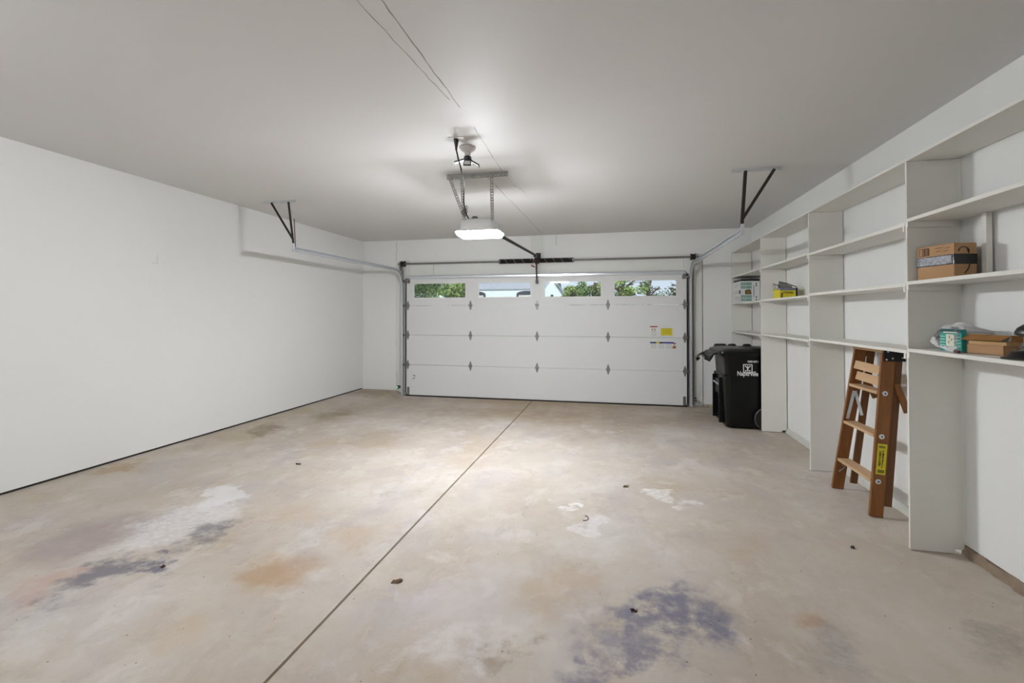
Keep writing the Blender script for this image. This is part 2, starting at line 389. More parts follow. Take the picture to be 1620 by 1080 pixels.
wob([(-1.01, 3.3), (-1.035, 3.8), (-1.058, 4.276), (-1.043, 4.825), (-1.0, 5.2)], 'ceiling_seam', .006)
wob([(-1.252, 4.45), (-1.247, 4.709), (-1.225, 6.2), (-1.216, 7.9)], 'ceiling_seam', .008)
wob([(-1.02, 4.5), (-.99, 5.4)], 'ceiling_seam', .003, .012)
wl = struct('wall_left', MB().box(-4.85, XL, YN-.1, 8.2, .11, ZC+.05), 'wall')
struct('trim_1', MB().box(-4.8, XL-.012, YN-.1, 8.12, -.05, .115), 'gap')
wr = struct('wall_right', MB().box(XR, 2.3, YN-.1, 8.2, .062, ZC+.05), 'wall')
def curb(name, y0, y1, m, x, top, jit):
    b = MB(); n = int((y1-y0)/.05); rings = []
    for i in range(n+1):
        y = y0+(y1-y0)*i/n; j = lambda a: rnd.uniform(-a, a)*jit
        rings.append([(2.29, y, -.05), (x-.012+j(.008), y, -.05), (x-.006+j(.008), y, .018+j(.012)), (x+.006+j(.006), y, top+j(.008)), (2.29, y, top)])
    return struct(name, b.loft(rings), m)
curb('trim_2', YN, 3.49, 'curb', 2.128, .058, 1)
curb('trim_3', 3.49, 8.1, 'curbw', 2.124, .064, .5)
struct('wall_near', MB().box(-4.85, 2.3, YN-.15, YN, -.05, ZC+.05), 'wall')
# far wall around the overhead door's opening
OX0, OX1, OZ = -3.72, 1.11, 2.16
b = MB(); b.box(-4.85, OX0, YB, YB+.16, .085, ZC+.05); b.box(OX1, 2.3, YB, YB+.16, .045, ZC+.05); b.box(OX0, OX1, YB, YB+.16, OZ, ZC+.05)
wf = struct('wall_far', b, 'wall')
b = MB(); b.box(-4.8, -3.98, YB+.012, YB+.1, -.05, .09); struct('trim_4', b, 'gap')
b = MB(); rings = []
for i in range(16):
    x = 1.40+(2.138-1.40)*i/15; j = lambda a: rnd.uniform(-a, a)
    rings.append([(x, YB+.1, -.05), (x, YB-.03+j(.012), -.05), (x, YB-.015+j(.012), .015+j(.01)), (x, YB+.004, .045), (x, YB+.1, .05)])
struct('trim_5', b.loft(rings), mat('crumbled_curb', (170, 158, 140), .9, 0, .4, 22, .8, 50))
# painted boards round the opening
jb = .02
struct('trim_6', MB().box(-3.982, OX0, YB-jb, YB, .03, 2.487, .003), 'trim')
struct('trim_7', MB().box(OX1, 1.392, YB-jb, YB, .03, 2.487, .003), 'trim')
struct('trim_8', MB().box(OX0+.004, -3.243, YB-jb, YB, OZ-.02, 2.487, .003), 'trim')
struct('trim_9', MB().box(-3.237, OX1-.004, YB-jb, YB, OZ-.02, 2.487, .003), 'trim')
struct('trim_10', MB().box(-1.43, -1.205, YB-jb, YB, 2.492, ZC-.01, .003), 'trim')
for x0, z0, z1 in ((-3.985, 2.50, 2.86), (-.985, 2.70, 2.87), (1.397, .05, 2.48), (-3.987, .1, 2.48)):
    b = MB(); zz = [z0+(z1-z0)*i/14 for i in range(15)]
    am = .012 if x0 == -3.985 else .002
    rings = []
    for z in zz:
        x = x0+rnd.uniform(-am, am); w = .005 if x0 > 0 else .0025
        rings.append([(x-w, YB-.0015, z), (x+w, YB-.0015, z), (x+w, YB+.003, z), (x-w, YB+.003, z)])
    b.loft(rings).build('wall_seam', 'gap' if x0 > 0 else 'seam', wf)
MB().box(XL-.002, XL+.0012, 3.985, 3.99, 2.03, 2.12).box(XL-.002, XL+.0012, 3.93, 3.99, 2.028, 2.034).build('plaster_scuff', mat('scuff', (205, 204, 202), .7), wl)

# ------------------------------------------------------------------ the overhead door
DX0, DX1, DY = -3.752, 1.145, 8.035
D = thing('door_1', ((DX0+DX1)/2, 8.05, 0), 'white sectional overhead garage door with a row of four windows', 'garage door'); D['kind'] = 'structure'
SZ = [.022, .577, 1.122, 1.662, 2.175]
WIN = [(-3.616, -2.602), (-2.377, -1.413), (-1.19, -.209), (-.01, 1.0)]; WZ0, WZ1 = 1.79, 2.076
secs = []
for i in range(4):
    z0, z1 = SZ[i]+.0025, SZ[i+1]-.0025; b = MB()
    if i < 3:
        # section slab with two thin raised ribs across its face
        b.box(DX0, DX1, DY, DY+.042, z0, z1, .003)
        for g in (.16, .38): b.box(DX0+.06, DX1-.06, DY-.0012, DY+.002, z0+g, z0+g+.003)
    else:
        b.box(DX0, DX1, DY, DY+.042, z0, WZ0, .003); b.box(DX0, DX1, DY, DY+.042, WZ1, z1, .003)
        xs = [DX0]+[q for w in WIN for q in w]+[DX1]
        for k in range(0, len(xs), 2): b.box(xs[k], xs[k+1], DY, DY+.042, WZ0-.004, WZ1+.004)
    secs.append(b.build('door_section', 'door', D))
for (x0, x1) in WIN:
    b = MB(); t = .016
    for q in ((x0-.012, x0+t, WZ0-.012, WZ1+.012), (x1-t, x1+.012, WZ0-.012, WZ1+.012)): b.box(q[0], q[1], DY-.006, DY+.012, q[2], q[3], .002)
    for q in ((x0+t, x1-t, WZ0-.012, WZ0+t), (x0+t, x1-t, WZ1-t, WZ1+.012)): b.box(q[0], q[1], DY-.006, DY+.012, q[2], q[3], .002)
    b.build('window_frame', 'wplast', secs[3])
    MB().box(x0+.002, x1-.002, DY+.018, DY+.022, WZ0+.002, WZ1-.002).build('window_pane', 'glass', secs[3])
MB().box(DX0, DX1, DY-.004, DY+.05, .001, .0235, .004).build('bottom_seal', 'black', D)
for xa in (DX0-.024, DX1+.003): MB().box(xa, xa+.021, DY+.008, DY+.044, .004, 2.16, .002).build('edge_shade_strip', 'black', D)  # black strips standing in for the shadow between door and tracks
# hinges
def hinge_mb(end):
    b = MB(); h = .084
    for s in (1, -1):
        pts = [(-.036, .002*s), (-.025, .024*s), (-.007, h*s), (.007, h*s), (.025, .024*s), (.036, .002*s)]
        b.prism(pts if s > 0 else pts[::-1], 'y', 0, -.004)
        b.prism([(-.012, .012*s), (-.005, .055*s), (.005, .055*s), (.012, .012*s)], 'y', -.004, -.009)
        for px, pz in ((0, .062), (-.009, .028), (.009, .028)): b.cyl((px, -.004, pz*s), (px, -.010, pz*s), .0042, seg=6)
    b.cyl((-.036, -.011, 0), (.036, -.011, 0), .009, seg=8)
    if end:
        s = end; b.box(min(0, s*.05), max(0, s*.05), -.035, -.009, -.012, .012); b.cyl((s*.01, -.028, 0), (s*.085, -.028, 0), .005, seg=8); b.cyl((s*.068, -.028, 0), (s*.086, -.028, 0), .022, seg=12)
    return b
HX = [-3.722, -2.518, -1.313, -.106, 1.115]
for k, x in enumerate(HX):
    end = -1 if k == 0 else (1 if k == 4 else 0); o = None
    for z in SZ[1:4]:
        if o is None: o = hinge_mb(end).build('hinge', 'steel', D, origin=(0, 0, 0)); o.location = Vector((x, DY-.001, z))-WL[D.name]
        else: again(o, (x, DY-.001, z), D)
for s, x in ((-1, -3.712), (1, 1.105)):
    b = MB(); b.box(x-.022, x+.022, DY-.006, DY-.0005, .025, .17, .002); b.box(x-.012, x+.012, DY-.014, DY-.006, .05, .15); b.box(min(x, x+s*.05), max(x, x+s*.05), DY-.03, DY-.006, .03, .055)
    b.build('bottom_bracket', 'steel', D)
    b = MB(); b.box(x-.03, x+.03, DY-.005, DY-.0005, 2.075, 2.15, .002); b.box(min(x, x+s*.07), max(x, x+s*.07), DY-.035, DY-.005, 2.10, 2.125); b.box(x-.02, x+.02, DY-.045, DY-.03, 2.09, 2.16)
    b.cyl((x+s*.06, DY-.028, 2.112), (x+s*.095, DY-.028, 2.112), .022, seg=12)
    b.build('top_bracket', 'steel', D)
# strut along the top: hat profile
pr = [(DY, 2.142), (DY-.006, 2.142), (DY-.012, 2.160), (DY-.042, 2.163), (DY-.042, 2.192), (DY-.012, 2.196), (DY-.006, 2.214), (DY, 2.214)]
MB().prism(pr, 'x', DX0+.03, DX1-.03).build('reinforcing_strut', 'galv', D)
b = MB(); b.box(-1.328, -1.298, DY-.004, DY-.0005, 1.69, 2.10)
for i in range(9): b.cyl((-1.313, DY-.004, 1.72+i*.04), (-1.313, DY-.007, 1.72+i*.04), .006, seg=6)
b.build('operator_plate', 'trim', D)
# stickers: words are too small to read in the photograph, so printed strokes only
def sticker(name, label, x0, x1, z0, z1, m, marks):
    s = MB().box(x0, x1, DY-.0016, DY-.0002, z0, z1).build(name, m, D); s['label'] = label
    for nm, mm, boxes in marks:
        b = MB()
        for (u0, u1, v0, v1) in boxes:
            b.box(x0+(x1-x0)*u0, x0+(x1-x0)*u1, DY-.0024, DY-.0014, z0+(z1-z0)*v0, z0+(z1-z0)*v1)
        b.build(nm, mm, s)
def ring(cx, cz, rx, rz, n=12, t=.12):
    return [(cx+rx*math.cos(a)-.04, cx+rx*math.cos(a)+.04, cz+rz*math.sin(a)-.025, cz+rz*math.sin(a)+.025) for a in [2*math.pi*i/n for i in range(n)]]
sticker('warning_label', 'white warning label with a red header and a round symbol', .562, .698, 1.135, 1.315, 'wplast',
        [('red_header', 'red', [(.06, .94, .86, .97)]), ('round_symbol', 'red', ring(.5, .62, .22, .16)+[(.3, .7, .6, .64)]),
         ('print_lines', 'greyp', [(.15, .85, .36-.07*i, .385-.07*i) for i in range(5)])])
sticker('yellow_label', 'yellow instruction label', .742, .922, 1.155, 1.275, 'yellow',
        [('print_lines', mat('olive_print', (168, 150, 40), .6), [(.08, .92, .88, .93)]+[(.08+.1*(i % 2), .9, .7-.12*i, .73-.12*i) for i in range(5)])])
sticker('parts_label', 'long white label with a blue band and an orange square', .56, .985, .915, 1.052, 'wplast',
        [('blue_band', 'blue', [(.02, .14, .8, .98), (.5, .9, .8, .98)]), ('black_band', 'inkk', [(.14, .25, .8, .98), (.37, .5, .8, .98)]),
         ('yellow_band', 'yellow', [(.25, .37, .8, .98)]), ('orange_square', 'orange', [(.86, .98, .22, .5)]), ('red_mark', 'red', [(.86, .98, .76, .9), (.9, .95, .6, .68)]),
         ('print_lines', 'greyp', [(.05+.28*j, .27+.28*j, .7-.12*i, .74-.12*i) for i in range(5) for j in range(3) if not (j == 2 and i > 4)])])
sticker('size_mark', 'small grey printed mark near the bottom left corner', -3.63, -3.565, .29, .40, 'door',
        [('print_strokes', 'grey', [(.0, .8, .78, .88), (.55, .8, .6, .9), (.0, .8, .3, .38), (.1, .2, .2, .5), (.45, .55, .2, .5)])])

# ------------------------------------------------------------------ door tracks
def track(side, xw, yend, lab):
    s = side     # -1 left, +1 right: web on the outer side
    T = thing('garage_door_track', (xw, 8.0, 0), lab, 'door track', 'overhead door tracks')
    path = [(8.0, .02), (8.0, 1.0), (8.0, 1.97)]
    r = .33; cy, cz = 8.0-r, 1.97
    for i in range(1, 11):
        a = R(9*i); path.append((cy+r*math.cos(a), cz+r*math.sin(a)))
    path.append((yend, 2.295))
    # C section: coordinates (across, normal)
    w, h, t, lip = .034, .027, .0025, .009
    prof = [(s*w, h), (s*w, -h), (0, -h), (0, -h+lip), (s*t, -h+lip), (s*t, -h+t), (s*(w-t), -h+t), (s*(w-t), h-t), (s*t, h-t), (s*t, h-lip), (0, h-lip), (0, h)]
    rings = []
    for i, (y, z) in enumerate(path):
        a = path[max(i-1, 0)]; c = path[min(i+1, len(path)-1)]
        ty, tz = c[0]-a[0], c[1]-a[1]; L = math.hypot(ty, tz); ty, tz = ty/L, tz/L
        ny, nz = -tz, ty
        rings.append([(xw+p, y+ny*q, z+nz*q) for p, q in prof])
    MB().loft(rings).build('track_channel', 'galv', T, smooth=True)
    # angle iron holding the vertical track to the jamb
    xa = xw+s*.038
    b = MB(); b.box(min(xa, xa+s*.004), max(xa, xa+s*.004), 7.99, 8.075, .03, 2.32); b.box(min(xa, xa+s*.04), max(xa, xa+s*.04), 8.071, 8.079, .03, 2.32)
    for i in range(16): b.cyl((xa+s*.022, 8.071, .12+i*.14), (xa+s*.022, 8.066, .12+i*.14), .007, seg=6)
    b.build('jamb_angle', 'steel', T)
    for z in (.55, 1.15, 1.75):
        MB().box(min(xa-s*.004, xa), max(xa-s*.004, xa), 7.975, 8.03, z-.03, z+.03).build('track_bracket', 'steel', T)
    return T
tl = track(-1, -3.795, 4.98, 'galvanised overhead door track curving up along the left jamb')
tr = track(1, 1.183, 4.83, 'galvanised overhead door track curving up along the right jamb')
def perf(b, p0, p1, w, d, side, pitch=.032, t=.003):
    # perforated steel strip: two rails with webs between square holes
    p0, p1 = Vector(p0), Vector(p1); z = (p1-p0).normalized(); x = Vector(side); x = (x-z*x.dot(z)).normalized()
    rw = w*.33
    for s in (1, -1): b.bar(p0+x*s*(w-rw)/2, p1+x*s*(w-rw)/2, rw, t, side)
    n = int((p1-p0).length/pitch)
    for i in range(n+1):
        q = p0+z*min((p1-p0).length-.001, i*pitch); e = min(pitch*.6, (p1-p0).length-i*pitch)
        if e > .002: b.bar(q, q+z*e, w*.4, t, side)
    return b
def hanger(T, side, y, xt, ceilx, diag):
    b = MB(); x0, x1 = ceilx
    b.box(x0, x1, y-.02, y+.02, ZC-.004, ZC-.0005); b.box(x0, x1, y-.022, y-.018, ZC-.032, ZC-.0005)
    for i in range(8): b.cyl((x0+.03+i*(x1-x0-.06)/7, y-.022, ZC-.016), (x0+.03+i*(x1-x0-.06)/7, y-.0245, ZC-.016), .005, seg=6)
    b.build('ceiling_angle', 'galv', T)
    vt = xt+(-.075 if side < 0 else .035)
    for nm, (xa, za), (xb, zb), yy in (('hanger_strut', (vt, ZC-.02), (xt, 2.34), y-.026), ('hanger_brace', (diag, ZC-.02), (xt, 2.40), y-.031)):
        b = MB(); b.bar((xa, yy, za), (xb, yy, zb), .027, .004, (1, 0, 0)); b.bar((xa-.012, yy+.014, za), (xb-.012, yy+.014, zb), .003, .028, (1, 0, 0))
        b.build(nm, 'dark', T)
    if side < 0: MB().bar((xt-.008, y-.008, 2.66), (xt+.012, y-.008, 2.32), .012, .006, (1, 0, 0)).build('spare_strap', mat('rusty_strap', (150, 118, 112), .5, .5, .2, 20), T)
    b = MB(); b.box(xt-.016, xt+.02, y-.034, y-.028, 2.262, 2.36, .003); b.box(xt-.014, xt+.014, y-.034, y+.03, 2.262, 2.268)
    b.cyl((xt+.003, y-.034, 2.345), (xt+.003, y-.04, 2.345), .008, seg=6); b.cyl((xt+.003, y-.034, 2.29), (xt+.003, y-.04, 2.29), .008, seg=6)
    b.build('end_bracket', 'galv', T)
hanger(tl, -1, 4.98, -3.785, (-4.233, -3.764), -4.096)
hanger(tr, 1, 4.83, 1.187, (1.098, 1.533), 1.471)

# ------------------------------------------------------------------ torsion spring shaft
SH = thing('torsion_spring_shaft', (-1.3, 8.0, 2.43), 'steel torsion shaft with two black springs above the overhead door', 'spring shaft')
sz, sy = 2.43, 8.0
MB().cyl((-3.90, sy, sz), (1.33, sy, sz), .017, seg=12).build('shaft', 'steel', SH)
def spring(x0, x1):
    n = int((x1-x0)/.0105); pts = []
    for i in range(n*10+1):
        a = 2*math.pi*i/10; pts.append((x0+(x1-x0)*i/(n*10), sy+.036*math.cos(a), sz+.036*math.sin(a)))
    return MB().tube(pts, .0055, 5)
for x0, x1, cx in ((-1.955, -1.375, -1.965), (-1.255, -.70, -.69)):
    sp = spring(x0, x1).build('torsion_spring', 'blackm', SH, smooth=True)
    b = MB(); pts = []
    for i in range(7*10+1):
        a = 2*math.pi*i/20; pts.append((x0+.03+(x1-x0-.06)*i/70, sy+.0415*math.cos(a), sz+.0415*math.sin(a)))
    b.tube(pts, .002, 4).build('spring_stripe', 'white', sp)  # thin white helix laid over the coils
    MB().cyl((cx-.03, sy, sz), (cx+.03, sy, sz), .03, seg=12).cyl((cx-.008, sy, sz), (cx+.008, sy, sz), .046, seg=12).build('winding_cone', 'steel', SH)
MB().box(-1.345, -1.285, 7.97, 8.078, sz-.05, sz+.05, .004).cyl((-1.37, sy, sz), (-1.26, sy, sz), .034, seg=14).build('center_bearing_bracket', 'dark', SH)
for s, x in ((-1, -3.80), (1, 1.24)):
    MB().cyl((x-.03, sy, sz), (x+.03, sy, sz), .046, seg=18).cyl((x-.034, sy, sz), (x-.026, sy, sz), .056, seg=18).cyl((x+.026, sy, sz), (x+.034, sy, sz), .056, seg=18).build('cable_drum', 'dark', SH)
    MB().box(x+s*.05-.004, x+s*.05+.004, 7.95, 8.078, sz-.13, sz+.045, .002).build('end_bearing_plate', 'steel', SH)
    MB().cyl((x-s*.005, 7.985, .06), (x-s*.005, 7.955, sz-.02), .0022, seg=5).build('lift_cable', 'steel', SH)

# ------------------------------------------------------------------ opener with its light
OP = thing('garage_door_opener', (-1.295, 4.55, 2.23), 'white ceiling-hung garage door opener with a lit lens and rail', 'door opener')
b = MB()
def rrect(x0, x1, y0, y1, z, r, n=5):
    P = []
    for cx, cy, a0 in ((x1-r, y1-r, 0), (x0+r, y1-r, 90), (x0+r, y0+r, 180), (x1-r, y0+r, 270)):
        for i in range(n+1): a = R(a0+90*i/n); P.append((cx+r*math.cos(a), cy+r*math.sin(a), z))
    return P
def grow(x0, x1, y0, y1, z, r, g): return rrect(x0-g, x1+g, y0-g, y1+g, z, max(.004, r+g))
HB = (-1.487, -1.150, 4.40, 4.70)
b.loft([grow(*HB, 2.333, .03, .008), grow(*HB, 2.37, .03, .004), grow(*HB, 2.425, .03, -.004), grow(*HB, 2.442, .03, -.016), grow(*HB, 2.449, .03, -.035)])
b.build('motor_housing', 'wplast', OP, smooth=True)
LB = (-1.548, -1.105, 4.395, 4.70)
MB().loft([grow(*LB, 2.322, .05, .0), grow(*LB, 2.330, .05, .0), grow(*LB, 2.336, .05, -.012)]).build('lens_shield', 'wplast', OP, smooth=True)  # rim added to hold the lens light off the ceiling above
ln = MB().loft([grow(*LB, 2.286, .05, -.022), grow(*LB, 2.304, .05, -.0085), grow(*LB, 2.3155, .05, .0), grow(*LB, 2.3215, .05, .0)]).build('light_lens', 'lens', OP, smooth=True)
MB().loft([grow(*LB, 2.280, .05, -.045), grow(*LB, 2.2855, .05, -.032)]).build('lens_cover', 'lensb', ln)
MB().lathe([(.03, 0), (.03, .012), (.022, .022), (0, .024)], (-1.35, 4.45, 2.449), 14).build('learn_button', 'grey', OP, smooth=True)
b = MB(); yb = 4.40
b.box(-1.625, -1.005, yb, yb+.036, ZC-.0045, ZC-.0005); b.box(-1.625, -1.005, yb-.004, yb, ZC-.020, ZC-.0005)
perf(b, (-1.625, yb-.002, ZC-.034), (-1.005, yb-.002, ZC-.034), .03, .003, (0, 0, 1), .0265)
b.build('ceiling_bracket', 'steel', OP)
for p0, p1 in (((-1.468, 4.392, ZC-.025), (-1.446, 4.392, 2.44)), ((-1.594, 4.386, ZC-.025), (-1.446, 4.386, 2.47)), ((-1.162, 4.392, ZC-.025), (-1.156, 4.392, 2.415))):
    b = MB(); perf(b, p0, p1, .032, .003, (1, 0, 0), .0275)
    q0, q1 = Vector(p0)+Vector((-.0165, .014, 0)), Vector(p1)+Vector((-.0165, .014, 0)); b.bar(q0, q1, .003, .03, (1, 0, 0))
    b.build('hanger_strap', 'steel', OP)
b = MB()
for i in range(5):
    pts = [(-1.432+.022*math.cos(a+i)+.01*math.sin(2.3*a), 4.372+.006*math.sin(a*1.7+i), 2.49+.035*math.sin(a+i*1.3)+.01*i) for a in [k*.45 for k in range(14)]]
    b.tube(pts, .0035, 5)
b.build('cord_bundle', 'steel', OP)
b = MB(); b.bar((-1.292, 4.78, 2.405), (-1.292, 8.0, 2.507), .036, .008, (1, 0, 0)); b.bar((-1.292, 4.78, 2.392), (-1.292, 8.0, 2.494), .006, .028, (1, 0, 0))
b.build('rail', 'dark', OP)
b = MB(); b.box(-1.315, -1.269, 7.93, 8.078, 2.485, 2.555, .004); b.box(-1.33, -1.254, 8.06, 8.079, 2.47, 2.57, .003); b.cyl((-1.33, 7.97, 2.515), (-1.254, 7.97, 2.515), .014, seg=10)
b.build('header_bracket', 'dark', OP)
MB().box(-1.312, -1.272, 7.66, 7.80, 2.455, 2.487, .004).build('trolley', 'black', OP)
b = MB(); b.bar((-1.292, 7.78, 2.47), (-1.305, 7.93, 2.30), .02, .006, (1, 0, 0)); b.bar((-1.305, 7.915, 2.38), (-1.310, 7.985, 2.06), .026, .008, (1, 0, 0)); b.box(-1.33, -1.29, 7.97, 8.03, 2.03, 2.09, .003)
b.build('door_arm', 'black', OP)
rc = MB().tube([(-1.297, 7.73, 2.46), (-1.315, 7.73, 2.42), (-1.325, 7.73, 2.37), (-1.33, 7.73, 2.325)], .004, 6).build('release_cord', 'red', OP)
MB().tube([(-1.36, 7.73, 2.325), (-1.345, 7.73, 2.312), (-1.31, 7.73, 2.298), (-1.298, 7.73, 2.297)], .011, 8).build('release_handle', 'red', rc)
pc = MB().tube([(-1.214, 3.494, 2.80), (-1.205, 3.51, 2.74), (-1.20, 3.58, 2.66), (-1.245, 3.78, 2.62), (-1.33, 4.05, 2.63), (-1.40, 4.25, 2.64), (-1.44, 4.365, 2.60), (-1.428, 4.37, 2.53), (-1.41, 4.372, 2.47), (-1.40, 4.40, 2.445)], .006, 8).build('power_cord', mat('matt_black_cord', (14, 14, 14), .7, 0, .2, 20, spec=.2), OP, smooth=True)
MB().lathe([(.008, -.085), (.010, -.06), (.017, -.025), (.019, -.004), (.019, 0)], (-1.214, 3.494, 2.876), 12).build('power_plug', 'black', pc, smooth=True)

ou = thing('ceiling_outlet', (-1.204, 3.50, 2.88), 'white ceiling outlet plate holding the black power plug', 'outlet')
MB().box(-1.268, -1.14, 3.46, 3.54, 2.879, 2.8845, .002).build('cover_plate', 'wplast', ou)
MB().box(-1.185, -1.15, 3.482, 3.518, 2.876, 2.8795, .001).build('socket_face', 'porc', ou)

LH = thing('ceiling_lamp', (-1.186, 3.70, 2.79), 'white porcelain ceiling lampholder with an unlit black-winged lamp', 'ceiling lamp')
lx, ly = -1.186, 3.70
MB().lathe([(.068, 0), (.068, -.006), (.062, -.018), (.045, -.034), (.026, -.044), (.022, -.072), (.0, -.072)], (lx, ly, ZC-.0005), 28).build('lampholder', 'porc', LH, smooth=True)
hub = MB().lathe([(.018, 0), (.03, -.006), (.033, -.03), (.028, -.04), (0, -.042)], (lx, ly, 2.812), 18).build('lamp_hub', 'black', LH, smooth=True)
def wing(ang, tilt, L=.086, w=.062):
    m = Matrix.Translation((lx, ly, 2.785)) @ Matrix.Rotation(R(ang), 4, 'Z') @ Matrix.Rotation(R(tilt), 4, 'Y') @ Matrix.Translation((.026, 0, 0))
    b = MB(); t = .007
    b.box(0, L, -w/2, -w/2+t, -.005, .005, 0, m); b.box(0, L, w/2-t, w/2, -.005, .005, 0, m); b.box(0, t, -w/2+t, w/2-t, -.005, .005, 0, m); b.box(L-t, L, -w/2+t, w/2-t, -.005, .005, 0, m)
    o = b.build('lamp_wing', 'black', LH)
    MB().box(t, L-t, -w/2+t, w/2-t, -.003, .003, 0, m).build('led_panel', 'wplast', o)
for a, t in ((-75, 42), (12, 30), (186, 14), (95, 4)): wing(a, t)

LB2 = thing('fill_bulb', (-3.0, .3, 2.78), 'added fill bulb in a ceiling socket, unseen behind the camera', 'ceiling lamp')  # added as fill for the near floor and left wall
MB().lathe([(.068, 0), (.068, -.006), (.045, -.034), (.022, -.044), (.02, -.06), (0, -.06)], (-3.0, .3, ZC-.0005), 20).build('lampholder', 'porc', LB2, smooth=True)
MB().lathe([(.0, 0), (.018, -.002), (.024, -.03), (.045, -.06), (.055, -.09), (.045, -.12), (.02, -.138), (0, -.142)], (-3.0, .3, 2.825), 20).build('bulb', 'bulb', LB2, smooth=True)

# ------------------------------------------------------------------ safety sensors
def sensor(x, s, z, lab, led):
    T = thing('safety_sensor', (x, 7.95, z), lab, 'sensor', 'door safety sensors')
    MB().box(x-.014, x+.014, 7.925, 7.985, z-.025, z+.03, .004).build('sensor_body', 'blackm', T)
    MB().box(min(x, x-s*.045), max(x, x-s*.045), 7.984, 7.989, z-.016, z+.016).box(x-.004, x+.004, 7.985, 8.04, z-.01, z+.01).build('sensor_bracket', 'steel', T)
    if led: MB().lathe([(.009, 0), (.008, -.006), (0, -.008)], (x-.002, 7.925, z+.004), 12, Matrix.Rotation(R(-90), 4, 'X')).build('indicator_light', 'led', T)
    else: MB().lathe([(.009, 0), (.008, -.006), (0, -.008)], (x-.002, 7.925, z+.004), 12, Matrix.Rotation(R(-90), 4, 'X')).build('indicator_light', 'wplast', T)
    pts = [(x-s*-.02, 7.97, z), (x+s*.06, 8.02, z+.03), (x+s*.085, 8.075, z+.14), (x+s*.1, 8.085, z+.3), (x+s*.105, 8.088, 1.2), (x+s*.1, 8.088, 2.3)]
    MB().tube(pts, .003, 5).build('sensor_wire', 'greyp' if s > 0 else 'seam', T)
sensor(-3.872, -1, .17, 'small black photo-eye sensor with a green light beside the left track', True)
sensor(1.262, 1, .14, 'small black photo-eye sensor at the foot of the right track', False)

# ------------------------------------------------------------------ built-in shelving
SX0, SX1 = 1.836, 2.128
SU = thing('shelving_unit', (1.98, 5.0, 0), 'white built-in floor-to-overhead board shelving along the right wall', 'shelves')
UP = [1.97, 3.473, 5.025, 6.55, 8.075]; TH = .017
for i, y in enumerate(UP):
    zb = .006
    notch = [(SX0, zb), (SX1-.055, zb), (SX1-.05, .03), (SX1, .034), (SX1, 2.482), (SX0, 2.482)]
    MB().prism(notch, 'y', y, y+TH, .0012).build('upright_panel', 'shelf', SU)
LV = [(1.28, 1.70, 2.102), (1.26, 1.691, 2.08), (1.245, 1.677, 2.088), (1.23, 1.67, 2.09)]
LV[0] = (1.272, 1.70, 2.102)
for i in range(4):
    y0, y1 = UP[i]+TH+.001, UP[i+1]-.001
    for z in LV[i]:
        MB().box(SX0-.002, SX1-.004, y0, y1, z-.011, z+.011, .0012).build('shelf_board', 'shelf', SU)
        for ya, yb2, sg in ((y1-.019, y1-.0008, 1), (y0+.0008, y0+.019, -1)):
            pr = [(SX0-.006, z-.0115), (SX0-.006, z-.046), (SX1-.02, z-.05), (SX1-.02, z-.0115)]
            MB().prism(pr, 'y', ya, yb2).build('shelf_cleat', 'shelf', SU)
for y0, y1 in ((1.90, 5.033), (5.035, 8.095)):
    MB().box(SX0-.003, SX1-.002, y0, y1, 2.483, 2.501, .0012).build('top_board', 'shelf', SU)
MB().box(2.092, 2.122, 3.212, 3.25, 1.7115, 2.0905, .002).build('support_post', 'shelf', SU)

# ------------------------------------------------------------------ step ladder (folded, leaning below the second bay)
def PL(x, y, z): return Vector((x, y, z))
LD = thing('step_ladder', (1.9, 4.24, 0), 'folded wooden step ladder with a yellow label standing against the shelves', 'ladder')
RB, RT = PL(1.885, 3.985, .004), PL(2.005, 4.04, 1.212)     # near front rail (centre line)
LBm, LT = PL(1.872, 4.565, .004), PL(2.003, 4.44, 1.212)    # far front rail
rw, rd = .026, .088
def lp(a, c, z): t = (z-a.z)/(c.z-a.z); return a+(c-a)*t
rr = MB().bar(RB, RT, rw, rd, (0, 1, 0), .002).build('side_rail', 'wood', LD)
lr = MB().bar(LBm, LT, rw, rd, (0, 1, 0), .002).build('side_rail', 'wood', LD)
for z in (.262, .592, .91):
    a, c = lp(RB, RT, z), lp(LBm, LT, z)
    MB().box(a.x-.05, a.x+.046, a.y+.012, c.y-.012, z-.011, z+.011, .002).build('step', 'woodl', LD)
MB().box(1.953, 2.098, 4.02, 4.46, 1.2135, 1.232, .002).build('ladder_top', 'woodl', LD)
b = MB()
for y, s in ((4.018, -1), (4.462, 1)):
    b.box(1.965, 2.105, min(y, y+s*.004), max(y, y+s*.004), 1.15, 1.236)
b.box(1.968, 2.103, 4.014, 4.466, 1.2325, 1.2365)
tb = b.build('rail_top_bracket', 'blackm', LD)
for x, z in ((1.98, 1.163), (2.02, 1.172), (2.085, 1.178), (1.99, 1.222)):
    MB().cyl((x, 4.013, z), (x, 4.008, z), .006, seg=8).build('rivet', 'galv', tb)
# rear legs
rb1, rt1 = PL(1.975, 4.012, .075), PL(2.078, 4.05, 1.21); rb2, rt2 = PL(1.97, 4.505, .075), PL(2.076, 4.425, 1.21)
MB().bar(rb1, rt1, .022, .05, (0, 1, 0), .002).build('rear_leg', 'woodd', LD)
MB().bar(rb2, rt2, .022, .05, (0, 1, 0), .002).build('rear_leg', 'woodd', LD)
